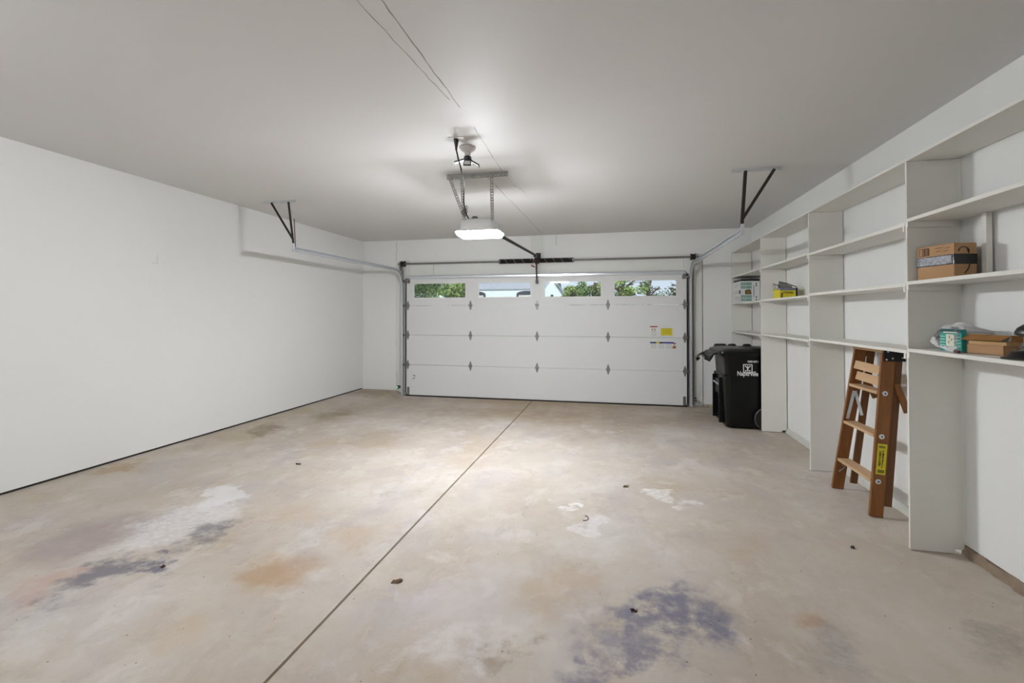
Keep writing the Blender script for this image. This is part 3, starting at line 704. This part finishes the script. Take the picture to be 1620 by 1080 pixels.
# folded pail shelf: two slats and two arms
for z0, xo in ((1.075, -.03), (.985, -.005)):
    a, c = lp(RB, RT, z0), lp(LBm, LT, z0)
    MB().bar((a.x+xo, a.y+.02, z0), (c.x+xo, c.y-.03, z0+.01), .068, .016, (.25, 0, 1), .002).build('pail_shelf_slat', 'woodl', LD)
MB().bar((2.03, 4.44, 1.0), (2.09, 4.40, .815), .016, .042, (0, 1, 0), .002).build('pail_shelf_arm', 'wood', LD)
MB().bar((2.055, 4.035, .98), (2.105, 4.0, .775), .016, .042, (0, 1, 0), .002).build('pail_shelf_arm', 'wood', LD)
b = MB(); p = lp(LBm, LT, .86)+Vector((0, -.022, 0)); b.bar(p+Vector((-.005, 0, 0)), lp(LBm, LT, .62)+Vector((-.02, -.022, 0)), .004, .022, (0, 1, 0))
b.bar(p+Vector((0, -.006, 0)), (p.x+.045, p.y-.012, .66), .004, .022, (0, 1, 0)); b.build('spreader', 'galv', LD)
q = lp(LBm, LT, .25)+Vector((-.02, -.02, 0)); MB().tube([q, q+Vector((.03, -.01, -.05)), q+Vector((-.01, .002, -.09))], .004, 6).build('step_brace', 'steel', LD)
q = lp(RB, RT, .25)+Vector((-.0, .02, 0)); MB().tube([q+Vector((0, .1, .0)), q+Vector((.01, .02, -.1))], .006, 6).build('step_brace', 'dark', LD)
yd = Vector((0, 1, 0))
for z in (.262, .592, .91):
    a = lp(RB, RT, z)+Vector((-.006, -rw/2, 0)); w = MB().lathe([(.019, 0), (.017, .002), (.008, .0035), (0, .004)], a, 16, Matrix.Rotation(R(90), 4, 'X')).build('rod_washer', 'galv', LD)
    MB().cyl(a+Vector((0, -.003, 0)), a+Vector((0, -.0065, 0)), .006, seg=8).build('rod_nut', 'inkk', w)
# yellow label on the near rail, in the rail's own frame
zr = (RT-RB).normalized(); yr = Vector((0, 1, 0)); yr = (yr-zr*yr.dot(zr)).normalized(); xr = yr.cross(zr)
def rail_frame(z): o = lp(RB, RT, z)-yr*(rw/2); return Matrix(((xr.x, yr.x, zr.x, o.x), (xr.y, yr.y, zr.y, o.y), (xr.z, yr.z, zr.z, o.z), (0, 0, 0, 1)))
mt = rail_frame(.315)
yl = MB().box(-.028, .034, -.0014, -.0003, 0, .225, 0, mt).build('caution_label', 'yellow', LD); yl['label'] = 'yellow caution label with black print'
b = MB(); r2 = random.Random(3)
for z0, z1, xs, big in ((.195, .215, (-.02, .026), 0), (.06, .17, (-.018, .0), 1), (.05, .185, (.004, .016), 1), (.012, .04, (-.02, .028), 0)):
    z = z0
    while z < z1-.004:
        h = r2.uniform(.004, .009) if big else .004; x0 = xs[0]+r2.uniform(0, .004); b.box(x0, xs[1]-r2.uniform(0, .006), -.0022, -.0012, z, z+h*.55, 0, mt); z += h
    if big:
        for k in range(5): zz = r2.uniform(z0, z1-.02); b.box(xs[0]+.004+r2.uniform(0, .008), xs[0]+.008+r2.uniform(0, .008), -.0022, -.0012, zz, zz+.02, 0, mt)
b.build('label_print', 'inkk', yl)

# ------------------------------------------------------------------ wheeled rubbish cart
CA = thing('refuse_cart', (1.75, 6.9, 0), 'black wheeled refuse cart with white town lettering between shelves and garage door', 'trash cart')
def rr4(x0, x1, y0, y1, z, r=.06): return rrect(x0, x1, y0, y1, z, r, 4)
b = MB(); b.loft([rr4(1.44, 2.02, 6.605, 7.17, .02, .05), rr4(1.425, 2.04, 6.592, 7.19, .10), rr4(1.405, 2.06, 6.582, 7.24, .685), rr4(1.425, 2.06, 6.59, 7.235, .70), rr4(1.415, 2.065, 6.583, 7.27, .93), rr4(1.40, 2.075, 6.573, 7.29, .945), rr4(1.40, 2.075, 6.573, 7.29, .985)])
body = b.build('cart_body', 'cart', CA, smooth=True)
# moulded front corner columns and lift pocket on the front face
for y in (6.575, 7.11):
    MB().loft([rr4(1.428, 1.50, y+.015, y+.09, .03, .02), rr4(1.396, 1.49, y, y+.1, .66, .02), rr4(1.402, 1.49, y+.004, y+.1, .69, .02)]).build('corner_column', 'cartg', body, smooth=True)
MB().box(1.386, 1.412, 6.70, 7.09, .42, .62, .006).build('lift_pocket', 'cart', body)
MB().cyl((1.375, 6.70, .56), (1.375, 7.09, .56), .012, seg=10).build('lift_bar', 'galv', body)
for y in (6.69, 7.09): MB().box(1.36, 1.43, y-.012, y+.012, .06, .66, .006).build('front_rib', 'cart', body)
# lid
b = MB(); b.loft([rr4(1.36, 2.09, 6.552, 7.315, .975, .07), rr4(1.345, 2.095, 6.547, 7.32, .99, .07), rr4(1.35, 2.09, 6.552, 7.315, 1.015, .07), rr4(1.40, 2.06, 6.60, 7.27, 1.040, .07), rr4(1.46, 2.02, 6.66, 7.21, 1.052, .06)])
lid = b.build('cart_lid', 'cart', CA, smooth=True)
sk = [(1.38, 1.0), (1.30, .975), (1.262, .93), (1.252, .885), (1.268, .885), (1.282, .925), (1.316, .96), (1.38, .98)]
MB().prism(sk, 'y', 6.70, 7.30, .003).build('lid_lip', 'cart', lid)
for y in (6.72, 6.80, 6.88, 6.96, 7.04): MB().prism([(1.30, .97), (1.255, .925), (1.243, .865), (1.258, .862), (1.30, .93)], 'y', y, y+.016).build('lip_rib', 'cart', lid)
MB().tube([(1.27, 7.22, .95), (1.20, 7.23, .91), (1.165, 7.24, .865), (1.18, 7.25, .835), (1.215, 7.25, .87)], .017, 8).build('lid_grip', 'cart', lid, smooth=True)
for x, y in ((1.47, 7.25), (1.53, 7.27), (1.66, 7.27), (1.86, 7.27)): MB().lathe([(.05, -.03), (.048, .02), (.034, .034), (0, .038)], (x, y, 1.04), 12, Matrix.Diagonal((1.2, .6, 1, 1))).build('lid_rib', 'black', lid, smooth=True)
for y in (6.558, 7.275):
    w = MB().cyl((1.905, y-.02, .155), (1.905, y+.02, .155), .15, seg=32).build('wheel', 'black', CA, smooth=True)
    pts = [(1.905+.14*math.cos(a), y-.0215, .155+.14*math.sin(a)) for a in [2*math.pi*i/40 for i in range(41)]]
    MB().tube(pts, .003, 5).build('tyre_rim', 'steel', w)
MB().cyl((1.905, 6.52, .155), (1.905, 7.3, .155), .012, seg=10).build('axle', 'steel', CA)
def on_cart(body_txt, size, x, z, bold, sx, name, serif=False):
    t = text_mesh(body_txt, size, bold, sx); b = MB(); b._add(t, Matrix.Translation((x, 6.5715, z)) @ Matrix.Rotation(R(90), 4, 'X'))
    return b.build(name, 'white', body)
on_cart('Naperville', .084, 1.69, .702, .016, .73, 'town_name')
on_cart('N808 00711', .038, 1.757, .874, .02, .70, 'cart_number')
b = MB(); ex, ez, er = 1.692, .797, .052; Yq = (6.5705, 6.5735)
for q in ((-er-.004, -er+.006, -er, er), (er-.006, er+.004, -er, er), (-er-.004, er+.004, er-.006, er+.004), (-er-.004, er+.004, -er-.004, -er+.006)): b.box(ex+q[0], ex+q[1], Yq[0], Yq[1], ez+q[2], ez+q[3])
def leafp(pts): b.prism([(ex+p[0], ez+p[1]) for p in pts], 'y', Yq[0], Yq[1])
leafp([(-.006, -.036), (-.008, .0), (-.004, .036), (.004, .036), (.008, .0), (.006, -.036)])
for s in (-1, 1):
    leafp([(s*.004, -.008), (s*.012, .006), (s*.034, .036), (s*.024, .036), (s*.012, .02), (s*.004, .004)])
    leafp([(s*.014, .01), (s*.036, .028), (s*.030, .034)])
    leafp([(s*.010, -.036), (s*.022, -.018), (s*.036, -.034), (s*.036, -.038)])
b.build('plant_emblem', 'white', body)
CA.location.y += .045

# ------------------------------------------------------------------ things on the shelves
# white slotted crate, far bay, middle shelf
CT = thing('plastic_crate', (1.985, 7.85, 1.682), 'white slotted plastic crate with teal panels and a black top in the far bay', 'crate')
cx0, cx1, cy0, cy1, cz0, cz1 = 1.85, 2.118, 7.60, 8.06, 1.6815, 2.0
b = MB(); t = .006
b.box(cx0, cx1, cy1-t, cy1, cz0, cz1); b.box(cx1-t, cx1, cy0, cy1, cz0, cz1); b.box(cx0, cx1, cy0, cy1, cz0, cz0+t)
# front (-Y) face: frame round the carry hole
b.box(cx0, cx1, cy0, cy0+t, cz0, 1.80); b.box(cx0, cx1, cy0, cy0+t, 1.87, cz1); b.box(cx0, 1.91, cy0, cy0+t, 1.80, 1.87); b.box(2.0, cx1, cy0, cy0+t, 1.80, 1.87)
# room side (-X): slotted in three rows of four
ys = [cy0, 7.66]+[7.66+.085*(i+1) for i in range(0)]
rows = [(1.715, 1.775), (1.81, 1.87), (1.905, 1.965)]; cols = [(7.66+.095*i, 7.69+.095*i) for i in range(4)]
zs = [cz0]+[q for r_ in rows for q in r_]+[cz1]
for k in range(0, len(zs), 2): b.box(cx0, cx0+t, cy0, cy1, zs[k], zs[k+1])
yy = [cy0]+[q for c_ in cols for q in c_]+[cy1]
for r_ in rows:
    for k in range(0, len(yy), 2): b.box(cx0, cx0+t, yy[k], yy[k+1], r_[0], r_[1])
b.build('crate_body', 'wplast', CT)
for z0, z1 in ((1.70, 1.79), (1.885, 1.98)):
    b = MB(); zm = (z0+z1)/2; xm = 1.935
    for xa, xb in ((1.858, 1.886), (1.890, 1.915), (1.92, 2.005)):
        for za, zb in ((z0, zm-.004), (zm+.004, z1)): b.box(xa, xb, cy0-.002, cy0, za, zb)
    b.build('teal_panel', 'tealp', CT)
b = MB()
for z in (1.71, 1.75, 1.92, 1.95): b.box(2.06, 2.075, cy0-.0015, cy0, z, z+.02)
b.box(2.03, 2.036, cy0-.0015, cy0, 1.76, 1.93); tag(b.build('printed_marks', 'inkk', CT), kind='stuff')
MB().box(1.842, 1.8498, cy0+.02, cy0+.05, 1.81, 1.865).build('black_tab', 'inkk', CT)
MB().box(cx0+.005, cx1-.005, cy0+.004, cy1-.02, 2.0005, 2.03, .004).build('black_cover', 'inkk', CT)
MB().box(1.93, 1.99, cy0+.03, cy0+.06, 1.80, 1.86).build('inner_contents', 'cardd', CT)

# open yellow carton, third bay, middle shelf
YBX = thing('yellow_carton', (1.95, 6.06, 1.689), 'open yellow and grey carton with raised black-edged flaps in the third bay', 'carton')
x0, x1, y0, y1, z0, z1 = 1.868, 2.05, 5.94, 6.185, 1.6888, 1.806
b = MB(); t = .003
b.box(x0, x1, y0, y0+t, z0, z1-.03); b.box(x0, x1, y1-t, y1, z0, z1); b.box(x0, x0+t, y0, y1, z0, z1-.02); b.box(x1-t, x1, y0, y1, z0, z1); b.box(x0, x1, y0, y1, z0, z0+t)
b.build('carton_body', 'yellow', YBX)
MB().box(x0, x1, y0-.0006, y0+t, z1-.03, z1).box(x0-.0006, x0+t, y0, y0+.1, z1-.02, z1).build('grey_print_band', 'violet', YBX)
MB().box(x1-.018, x1+.0008, y0-.0012, y0+.002, z0, z1+.001).build('black_corner', 'inkk', YBX)
b = MB(); b.bar((x0, y1-.1, z1), (x0-.035, y1-.08, z1+.05), .12, .003, (0, 1, 0)); b.build('side_flap', 'greyp', YBX)
b = MB(); b.poly([(x0, y0+.09, z1), (x1, y0+.17, z1), (x1-.005, y0+.15, z1+.03), (x0+.01, y0+.07, z1+.075)]); b.bm.faces.ensure_lookup_table()
bmesh.ops.solidify(b.bm, geom=b.bm.faces[:], thickness=.004); b.build('back_flap', 'greyp', YBX)
b = MB(); b.tube([(x0-.036, y1-.14, z1+.05), (x0, y0+.04, z1+.028), (x0, y0+.012, z1)], .005, 6); b.tube([(x0+.01, y0+.07, z1+.077), (x1-.06, y0+.10, z1+.05), (x1, y0+.02, z1+.01)], .005, 6); b.build('black_flap_edge', 'inkk', YBX)
r3 = random.Random(5); b = MB()
for k in range(7): xa = x0+.03+k*.017; b.box(xa, xa+.006, y0-.0012, y0, z0+.05, z0+.05+r3.uniform(.018, .03)); b.box(xa, xa+.013, y0-.0012, y0, z0+.062+r3.uniform(-.01, .01), z0+.067+r3.uniform(-.005, .005))
b.box(x0+.01, x0+.028, y0-.0012, y0, z0+.004, z0+.06); b.build('brand_print', mat('olive_ink', (104, 84, 30), .7), YBX)

# taped cardboard box, near bay, middle shelf
def boxframe(A, Bc, w, z): # A far corner, Bc near corner of the room-side face
    a, c = Vector(A), Vector(Bc); ex = (a-c); L = ex.length; ex.normalize(); ey = Vector((-ex.y, ex.x, 0)); ey = ey if ey.x > 0 else -ey
    return Matrix(((ex.x, ey.x, 0, c.x), (ex.y, ey.y, 0, c.y), (0, 0, 1, z), (0, 0, 0, 1))), L
BX = thing('shipping_box', (1.98, 3.36, 1.711), 'brown cardboard shipping box wrapped with shiny black tape beside the upright', 'cardboard box')
mtx, L = boxframe((1.884, 3.462, 0), (1.936, 3.215, 0), .13, 1.7115); wb, hb = .132, .208
cbx = MB().box(0, L, 0, wb, 0, hb, .003, mtx).build('carton', 'card', BX)
b = MB().box(-.0012, L+.0006, -.0012, wb+.0008, .083, .143, 0, mtx); b.build('black_tape', 'tape', cbx)
n = 26; b = MB(); rr_ = []
for i in range(n+1):
    x = .012+(L-.014)*i/n; j = lambda: -.0025-rnd.uniform(0, .004)
    rr_.append([mtx @ Vector(p) for p in ((x, 0, .088), (x, j(), .088+rnd.uniform(-.001, .002)), (x, j(), .102), (x, j(), .116), (x, j(), .130), (x, j(), .139), (x, 0, .139))])
b.loft(rr_).build('crinkled_tape', 'tapes', cbx)
b = MB(); x = L-.02   # barcode panel
b.box(L-.085, L-.015, -.0008, 0, .150, .153, 0, mtx); b.box(L-.085, L-.015, -.0008, 0, .195, .198, 0, mtx); b.box(L-.018, L-.015, -.0008, 0, .150, .198, 0, mtx); b.box(L-.085, L-.082, -.0008, 0, .150, .198, 0, mtx)
for k, wd in ((.026, .006), (.037, .011), (.053, .003), (.059, .003), (.064, .004), (.072, .002)): b.box(L-.015-k-wd, L-.015-k, -.0008, 0, .153, .195, 0, mtx)
for zz, xa, xb in ((.187, .07, .125), (.182, .03, .06), (.168, .085, .12), (.165, .035, .07)): b.box(xa, xb, -.0007, 0, zz, zz+.003, 0, mtx)
tag(b.build('printed_marks', 'ink', cbx), kind='stuff')
def side_pt(u, z): return mtx @ Vector((-.0012, u, z))   # camera-side end face
b = MB(); b.tube([side_pt(.055+.03*math.cos(a), .160+.024*math.sin(a)) for a in [R(-10+i*18) for i in range(12)]], .0032, 6)
b.tube([side_pt(.075, .172), side_pt(.082, .158), side_pt(.085, .146)], .0032, 6); b.build('printed_logo', 'inkk', cbx)
b = MB(); b.tube([side_pt(.088, .083), side_pt(.082, .06), side_pt(.072, .045), side_pt(.058, .030)], .0032, 6); b.build('printed_smile', 'inkk', cbx)

# thin white bag round a teal packet, near bay, lowest shelf
ZS = 1.2835
TP = thing('teal_packet', (1.93, 3.16, ZS), 'teal retail packet with a cream picture, wrapped in the thin plastic bag', 'packet')
mt2, L2 = boxframe((1.903, 3.285, 0), (1.912, 3.125, 0), .07, ZS+.003)
pk = MB().box(0, L2, 0, .026, 0, .128, .002, mt2).build('packet_box', 'teal', TP)
MB().box(.0, L2, -.0008, 0, .108, .128, 0, mt2).build('dark_band', mat('dark_teal', (24, 72, 78), .5), pk)
MB().box(.03, .135, -.0014, 0, .106, .113, 0, mt2).build('title_strip', 'cream', pk)
MB().box(.052, .115, -.0012, 0, .028, .098, 0, mt2).build('picture', 'cream', pk)
b = MB()
for u, z in ((.085, .075), (.068, .06), (.09, .045)): b.box(u, u+.006, -.002, 0, z, z+.014, 0, mt2)
b.build('picture_marks', mat('olive_mark', (120, 128, 70), .6), pk)
b = MB()
for k in range(4): b.box(.122, .165, -.0012, 0, .03+.017*k, .037+.017*k, 0, mt2); b.box(.008, .045, -.0012, 0, .03+.017*k, .035+.017*k, 0, mt2)
tag(b.build('pale_stripes', mat('pale_teal', (150, 214, 200), .5), pk), kind='stuff')
BG = MB(); rg = random.Random(11); bm = bmesh.new(); bmesh.ops.create_icosphere(bm, subdivisions=4, radius=1)
for v in bm.verts:
    d = v.co.copy(); k = 1+.10*math.sin(5*d.x+3*d.z)+.07*math.sin(9*d.y-4*d.z)+.05*math.sin(17*d.x+11*d.y)
    y = 3.225+.205*d.y*k; x = 1.985+.095*d.x*k
    z = ZS+.075+.085*d.z*k*(1-.25*abs(d.y))
    x = max(1.852, min(2.112, x)); z = max(ZS+.0006, z)
    if y < 3.135: x = max(x, 2.055); z = min(z, ZS+.125)
    v.co = (x, y, z)
# open mouth where the packet looks out, towards the room
dele = [f for f in bm.faces if f.calc_center_median().x < 1.93 and 3.10 < f.calc_center_median().y < 3.30 and f.calc_center_median().z > ZS+.03]
bmesh.ops.delete(bm, geom=dele, context='FACES')
for v in bm.verts:
    if v.co.x < 1.93 and 3.14 < v.co.y < 3.32: v.co.x = min(v.co.x, 1.90)
BG._add(bm); bg_ = BG.build('plastic_bag', 'bag', None, smooth=True)
tag(bg_, 'crumpled thin white plastic bag around the teal packet on the low near shelf', 'plastic bag')
rp = MB().box(1.866, 1.884, 3.082, 3.118, ZS+.0005, ZS+.016, .004).build('red_wrapper', mat('dark_red_foil', (92, 40, 38), .4), None); tag(rp, 'small dark red wrapped item peeking from under the plastic bag', 'wrapper')

# two small open tan cartons stacked as one box with raised lid
SB = thing('tan_carton', (2.0, 3.0, ZS), 'small open tan cardboard carton with a raised lid right of the plastic bag', 'cardboard box')
mt3, L3 = boxframe((1.925, 3.105, 0), (1.975, 2.925, 0), .12, ZS); wd = .085
b = MB(); b.box(0, L3, 0, .004, 0, .052, 0, mt3); b.box(0, L3, wd-.004, wd, 0, .052, 0, mt3); b.box(0, .004, 0, wd, 0, .052, 0, mt3); b.box(L3-.004, L3, 0, wd, 0, .052, 0, mt3); b.box(0, L3, 0, wd, 0, .004, 0, mt3)
b.build('carton_tray', 'card', SB)
b = MB(); b.box(-.008, L3-.006, .004, wd+.004, .0525, .072, .001, mt3); b.build('inner_carton', 'cardin', SB)
m4 = mt3 @ Matrix.Translation((0, .0, .074)) @ Matrix.Rotation(R(-3), 4, 'X')
b = MB(); b.box(-.02, L3+.006, .02, wd+.012, .030, .034, 0, m4); b.loft([[m4 @ Vector(p) for p in r] for r in ([(.006, -.012, .004), (L3+.024, -.012, .004), (L3+.024, -.009, .001), (.006, -.009, .001)], [(-.02, .02, .034), (L3+.006, .02, .034), (L3+.006, .023, .031), (-.02, .023, .031)])])
b.box(-.02, -.016, .02, wd+.012, .0, .034, 0, m4); b.build('carton_lid', 'cardd', SB)

# black lamp and white box at the frame's edge
WB = thing('white_box', (2.06, 2.78, ZS), 'white printed box behind the black desk lamp at the picture edge', 'box')
wx = MB().box(2.02, 2.115, 2.72, 2.868, ZS, ZS+.115, .002).build('carton', 'wplast', WB)
b = MB()
for y, z in ((2.80, .085), (2.815, .06), (2.78, .03), (2.83, .025)): b.box(2.0188, 2.0205, y, y+.014, ZS+z, ZS+z+.012)
b.build('printed_dots', 'grey', wx)
MB().box(2.0185, 2.0205, 2.72, 2.868, ZS+.045, ZS+.055).build('olive_band', mat('olive_band', (92, 90, 60), .6), wx)
DLm = thing('desk_lamp', (1.935, 2.72, ZS), 'black desk lamp with a flared base and domed shade at the picture edge', 'desk lamp')
MB().lathe([(.092, 0), (.092, .006), (.07, .014), (.058, .034), (.05, .04), (.0, .042)], (1.935, 2.725, ZS), 32).build('lamp_base', 'black', DLm, smooth=True)
MB().tube([(1.95, 2.70, ZS+.04), (1.955, 2.68, ZS+.09), (1.95, 2.67, ZS+.15)], .008, 8).build('lamp_arm', 'black', DLm, smooth=True)
MB().lathe([(.088, -.01), (.09, .0), (.085, .02), (.06, .05), (.03, .066), (0, .07)], (1.94, 2.655, ZS+.115), 28, Matrix.Rotation(R(14), 4, 'Y')).build('lamp_shade', 'black', DLm, smooth=True)
MB().loft([[(1.90, 2.72, ZS+.041), (1.97, 2.70, ZS+.041), (1.97, 2.698, ZS+.041), (1.90, 2.718, ZS+.041)], [(1.91, 2.66, ZS+.075), (1.95, 2.65, ZS+.075), (1.95, 2.648, ZS+.075), (1.91, 2.658, ZS+.075)]]).build('white_card', 'wplast', DLm)

# ------------------------------------------------------------------ dry leaves on the floor
def leaf(x, y, r, m, lab, seed, curl=.012):
    g = random.Random(seed); b = MB()
    for k in range(g.choice((3, 4))):
        a = g.uniform(0, 6.3); c = Vector((x+g.uniform(-r, r)*.5, y+g.uniform(-r, r)*.35, floor_z(x, y)+.001)); L = r*g.uniform(.5, .9); w = L*.4
        d = Vector((math.cos(a), math.sin(a), 0)); n = Vector((-d.y, d.x, 0))
        pts = [c-d*L, c-d*L*.3+n*w+Vector((0, 0, curl*g.random())), c+d*L*.5+n*w*.7+Vector((0, 0, curl*g.random())), c+d*L+Vector((0, 0, curl*g.random())), c+d*L*.4-n*w, c-d*L*.4-n*w*.9+Vector((0, 0, curl*g.random()))]
        b.loft([pts, [p+Vector((0, 0, .0015)) for p in pts]])
    o = b.build('dry_leaf', m, None); tag(o, lab, 'leaf', 'dry leaves on the floor')
leaf(-3.096, 4.145, .03, 'leafd', 'dark curled dry leaf on the floor left of the control joint', 1)
leaf(-1.199, 2.449, .032, 'leaf', 'brown crumbled dry leaf just right of the control joint', 2)
leaf(.093, 2.463, .022, 'leafd', 'small dark red-brown leaf among the blue-grey stains', 3)
leaf(.093, 4.214, .035, 'leaf', 'flat brown leaf scrap on the floor in front of the garage door', 4)
leaf(1.49, 3.42, .016, 'inkk', 'tiny black leaf scrap before the nearest shelf upright', 5)
leaf(-2.62, 2.29, .018, 'leafd', 'dark leaf sliver on the blue-grey streak at left', 6)
b = MB(); b.tube([(-.222+.03*math.cos(a), 3.498+.04*math.sin(a), .003+.002*math.sin(a*2)) for a in [R(-100+20*i) for i in range(10)]], .003, 6)
tag(b.build('curled_twig', 'leafd', None), 'thin curled brown twig lying on the pale floor patch', 'twig')

# ------------------------------------------------------------------ outside
struct('ground', MB().box(-60, 60, 8.3, 110, -.35, -.25), 'grass')
struct('driveway', MB().box(-4.2, 1.8, 8.27, 26, -.3, -.03), 'drive')
def tree(x, y, h, r, zc, fm, lab, seed, n=2600, leafs=.16, squash=.8, trunk=.14, gappy=0, cat='tree'):
    g = random.Random(seed); T = thing('leafy_tree', (x, y, -.26), lab, cat, 'trees beyond the driveway')
    b = MB(); b.tube([(x, y, -.26), (x+.1, y, zc*.4), (x-.05, y+.1, zc), (x+.1, y, zc+r*.7)], trunk, 8)
    for k in range(9):
        a = g.uniform(0, 6.28); z = zc+g.uniform(-.75, .3)*r; e = Vector((x+math.cos(a)*r*.8, y+math.sin(a)*r*.8, z+r*g.uniform(.0, .5)))
        s = Vector((x, y, z-.2)); md = (s+e)/2+Vector((0, 0, g.uniform(-.1, .25)*r)); b.tube([s, md, e], trunk*.3, 5)
        for q in range(3):
            e2 = e.lerp(md, g.random())+Vector((g.uniform(-.5, .5), g.uniform(-.5, .5), g.uniform(-.2, .5)))*r*.5; b.tube([md.lerp(e, .3*q), e2], trunk*.12, 4)
    b.build('trunk', 'bark', T)
    vs = []; fs = []; blobs = [(Vector((g.gauss(0, .55), g.gauss(0, .55), g.gauss(0, .5)))*r, g.uniform(.25, .5)*r) for _ in range(26 if not gappy else 12)]
    for i in range(n):
        c0, br = g.choice(blobs); d = Vector((g.gauss(0, 1), g.gauss(0, 1), g.gauss(0, 1))).normalized()*br*g.random()**.4
        c = Vector((x, y, zc))+Vector((c0.x+d.x, c0.y+d.y, (c0.z+d.z)*squash))
        if c.z < -.1: continue
        u = Vector((g.gauss(0, 1), g.gauss(0, 1), g.gauss(0, 1))).normalized(); w = u.orthogonal().normalized(); L = leafs*g.uniform(.6, 1.3)
        k = len(vs); vs += [c-u*L/2, c+w*L*.28, c+u*L/2, c-w*L*.28]; fs.append((k, k+1, k+2, k+3))
    me = bpy.data.meshes.new('foliage'); me.from_pydata([tuple(v-Vector((x, y, zc))) for v in vs], [], fs); me.materials.append(M[fm])
    tag(link(bpy.data.objects.new('foliage', me), T, (x, y, zc)), kind='stuff')
tree(-9.2, 19, 6, 1.45, 3.1, 'fol_a', 'dense green tree filling most of the leftmost door window', 1, 9500, .12)
tree(-8.9, 25.5, 6, 1.05, 2.7, 'fol_b', 'brighter green tree at the right half of the leftmost door window', 2, 3000, .14)
tree(-14.3, 34, 6, 1.9, 3.4, 'fol_c', 'dull green tree behind the others in the leftmost door window', 3, 5500, .18)
tree(-14.9, 43, 6, .8, 5.3, 'fol_b', 'bright branch tips at the left of the grey house roof', 4, 160, .25, gappy=1)
tree(-2.75, 31, 6, .5, 3.0, 'fol_b', 'bright yellow-green tree right of the white gable', 5, 1300, .16)
tree(-1.1, 27, 6, .85, 2.7, 'fol_a', 'green tree with a bare pale trunk in the third door window', 6, 2300, .14, gappy=1)
tree(-5.2, 66, 9, 1.5, 4.0, 'fol_a', 'dark hedge-like tree just right of the white gable', 7, 3600, .3)
tree(.35, 23, 6, .8, 2.7, 'fol_b', 'loose light green tree at the left of the rightmost door window', 8, 1500, .13, gappy=1)
tree(2.35, 34, 6, 1.0, 3.3, 'fol_c', 'thin branched tree in the middle of the rightmost door window', 9, 520, .16, gappy=1)
tree(3.9, 29.5, 6, .9, 3.0, 'fol_c', 'sparse grey-green tree at the right of the rightmost door window', 10, 420, .13, gappy=1)
# white house with grey roof
HO = thing('white_house', (-11, 52, -.25), 'white sided house with a grey roof and arched dark-trimmed windows', 'house')
MB().box(-20, -6.6, 50, 58, -.25, 4.2).build('siding_wall', 'siding', HO)
MB().prism([(49.93, 4.18), (49.93, 4.30), (54, 7.4), (58.5, 4.3), (58.5, 4.18), (54, 7.2)], 'x', -20.5, -6.4).build('main_roof', 'roofg', HO)
gb = MB().prism([(-7.4, -.25), (-4.95, -.25), (-4.95, 3.40), (-6.0, 4.86), (-7.4, 3.3)], 'y', 46, 50.2).build('gable_wall', 'siding', HO)
MB().prism([(-6.02, 4.93), (-6.02, 4.86), (-4.95, 3.40), (-4.80, 3.2), (-4.77, 3.23)], 'y', 45.9, 50.5).build('gable_roof', 'roofg', HO)
MB().bar((-5.55, 45.97, 4.35), (-4.88, 45.97, 3.3), .10, .05, (1, 0, 0)).build('rake_shadow_board', 'shut', gb)
MB().box(-6.15, -5.9, 45.96, 46.02, 3.05, 3.45).build('gable_window', 'shut', gb)
for cx in (-15.05, -9.3):
    pts = [(cx-1.12, 3.0)]+[(cx+1.12*math.cos(a), 3.72+.34*math.sin(a)) for a in [R(180-18*i) for i in range(11)]]+[(cx+1.12, 3.0), (cx+.9, 3.0), (cx+.9, 3.62), (cx-.9, 3.62), (cx-.9, 3.0)]
    f = MB().prism(pts, 'y', 49.9, 50.02).build('arched_window_trim', 'shut', HO)
    b = MB(); b.box(cx-.9, cx+.9, 49.95, 50.01, 2.2, 3.62); wn = b.build('window_sash', 'wplast', HO)
    for q in (-.78, -.36, .1, .5): MB().box(cx+q, cx+q+.3, 49.93, 49.96, 3.22, 3.46).build('window_light', 'greyp', wn)
H2 = thing('grey_roofed_house', (5, 63, -.25), 'far low house with a shallow grey roof behind bare branches', 'house')
MB().box(2.6, 6.8, 60.3, 66, -.25, 3.5).build('siding_wall', 'siding', H2)
MB().prism([(2.2, 3.45), (4.6, 4.05), (7.0, 3.6), (7.0, 3.48), (4.6, 3.9), (2.2, 3.35)], 'y', 60, 66).build('roof', 'roofg', H2)
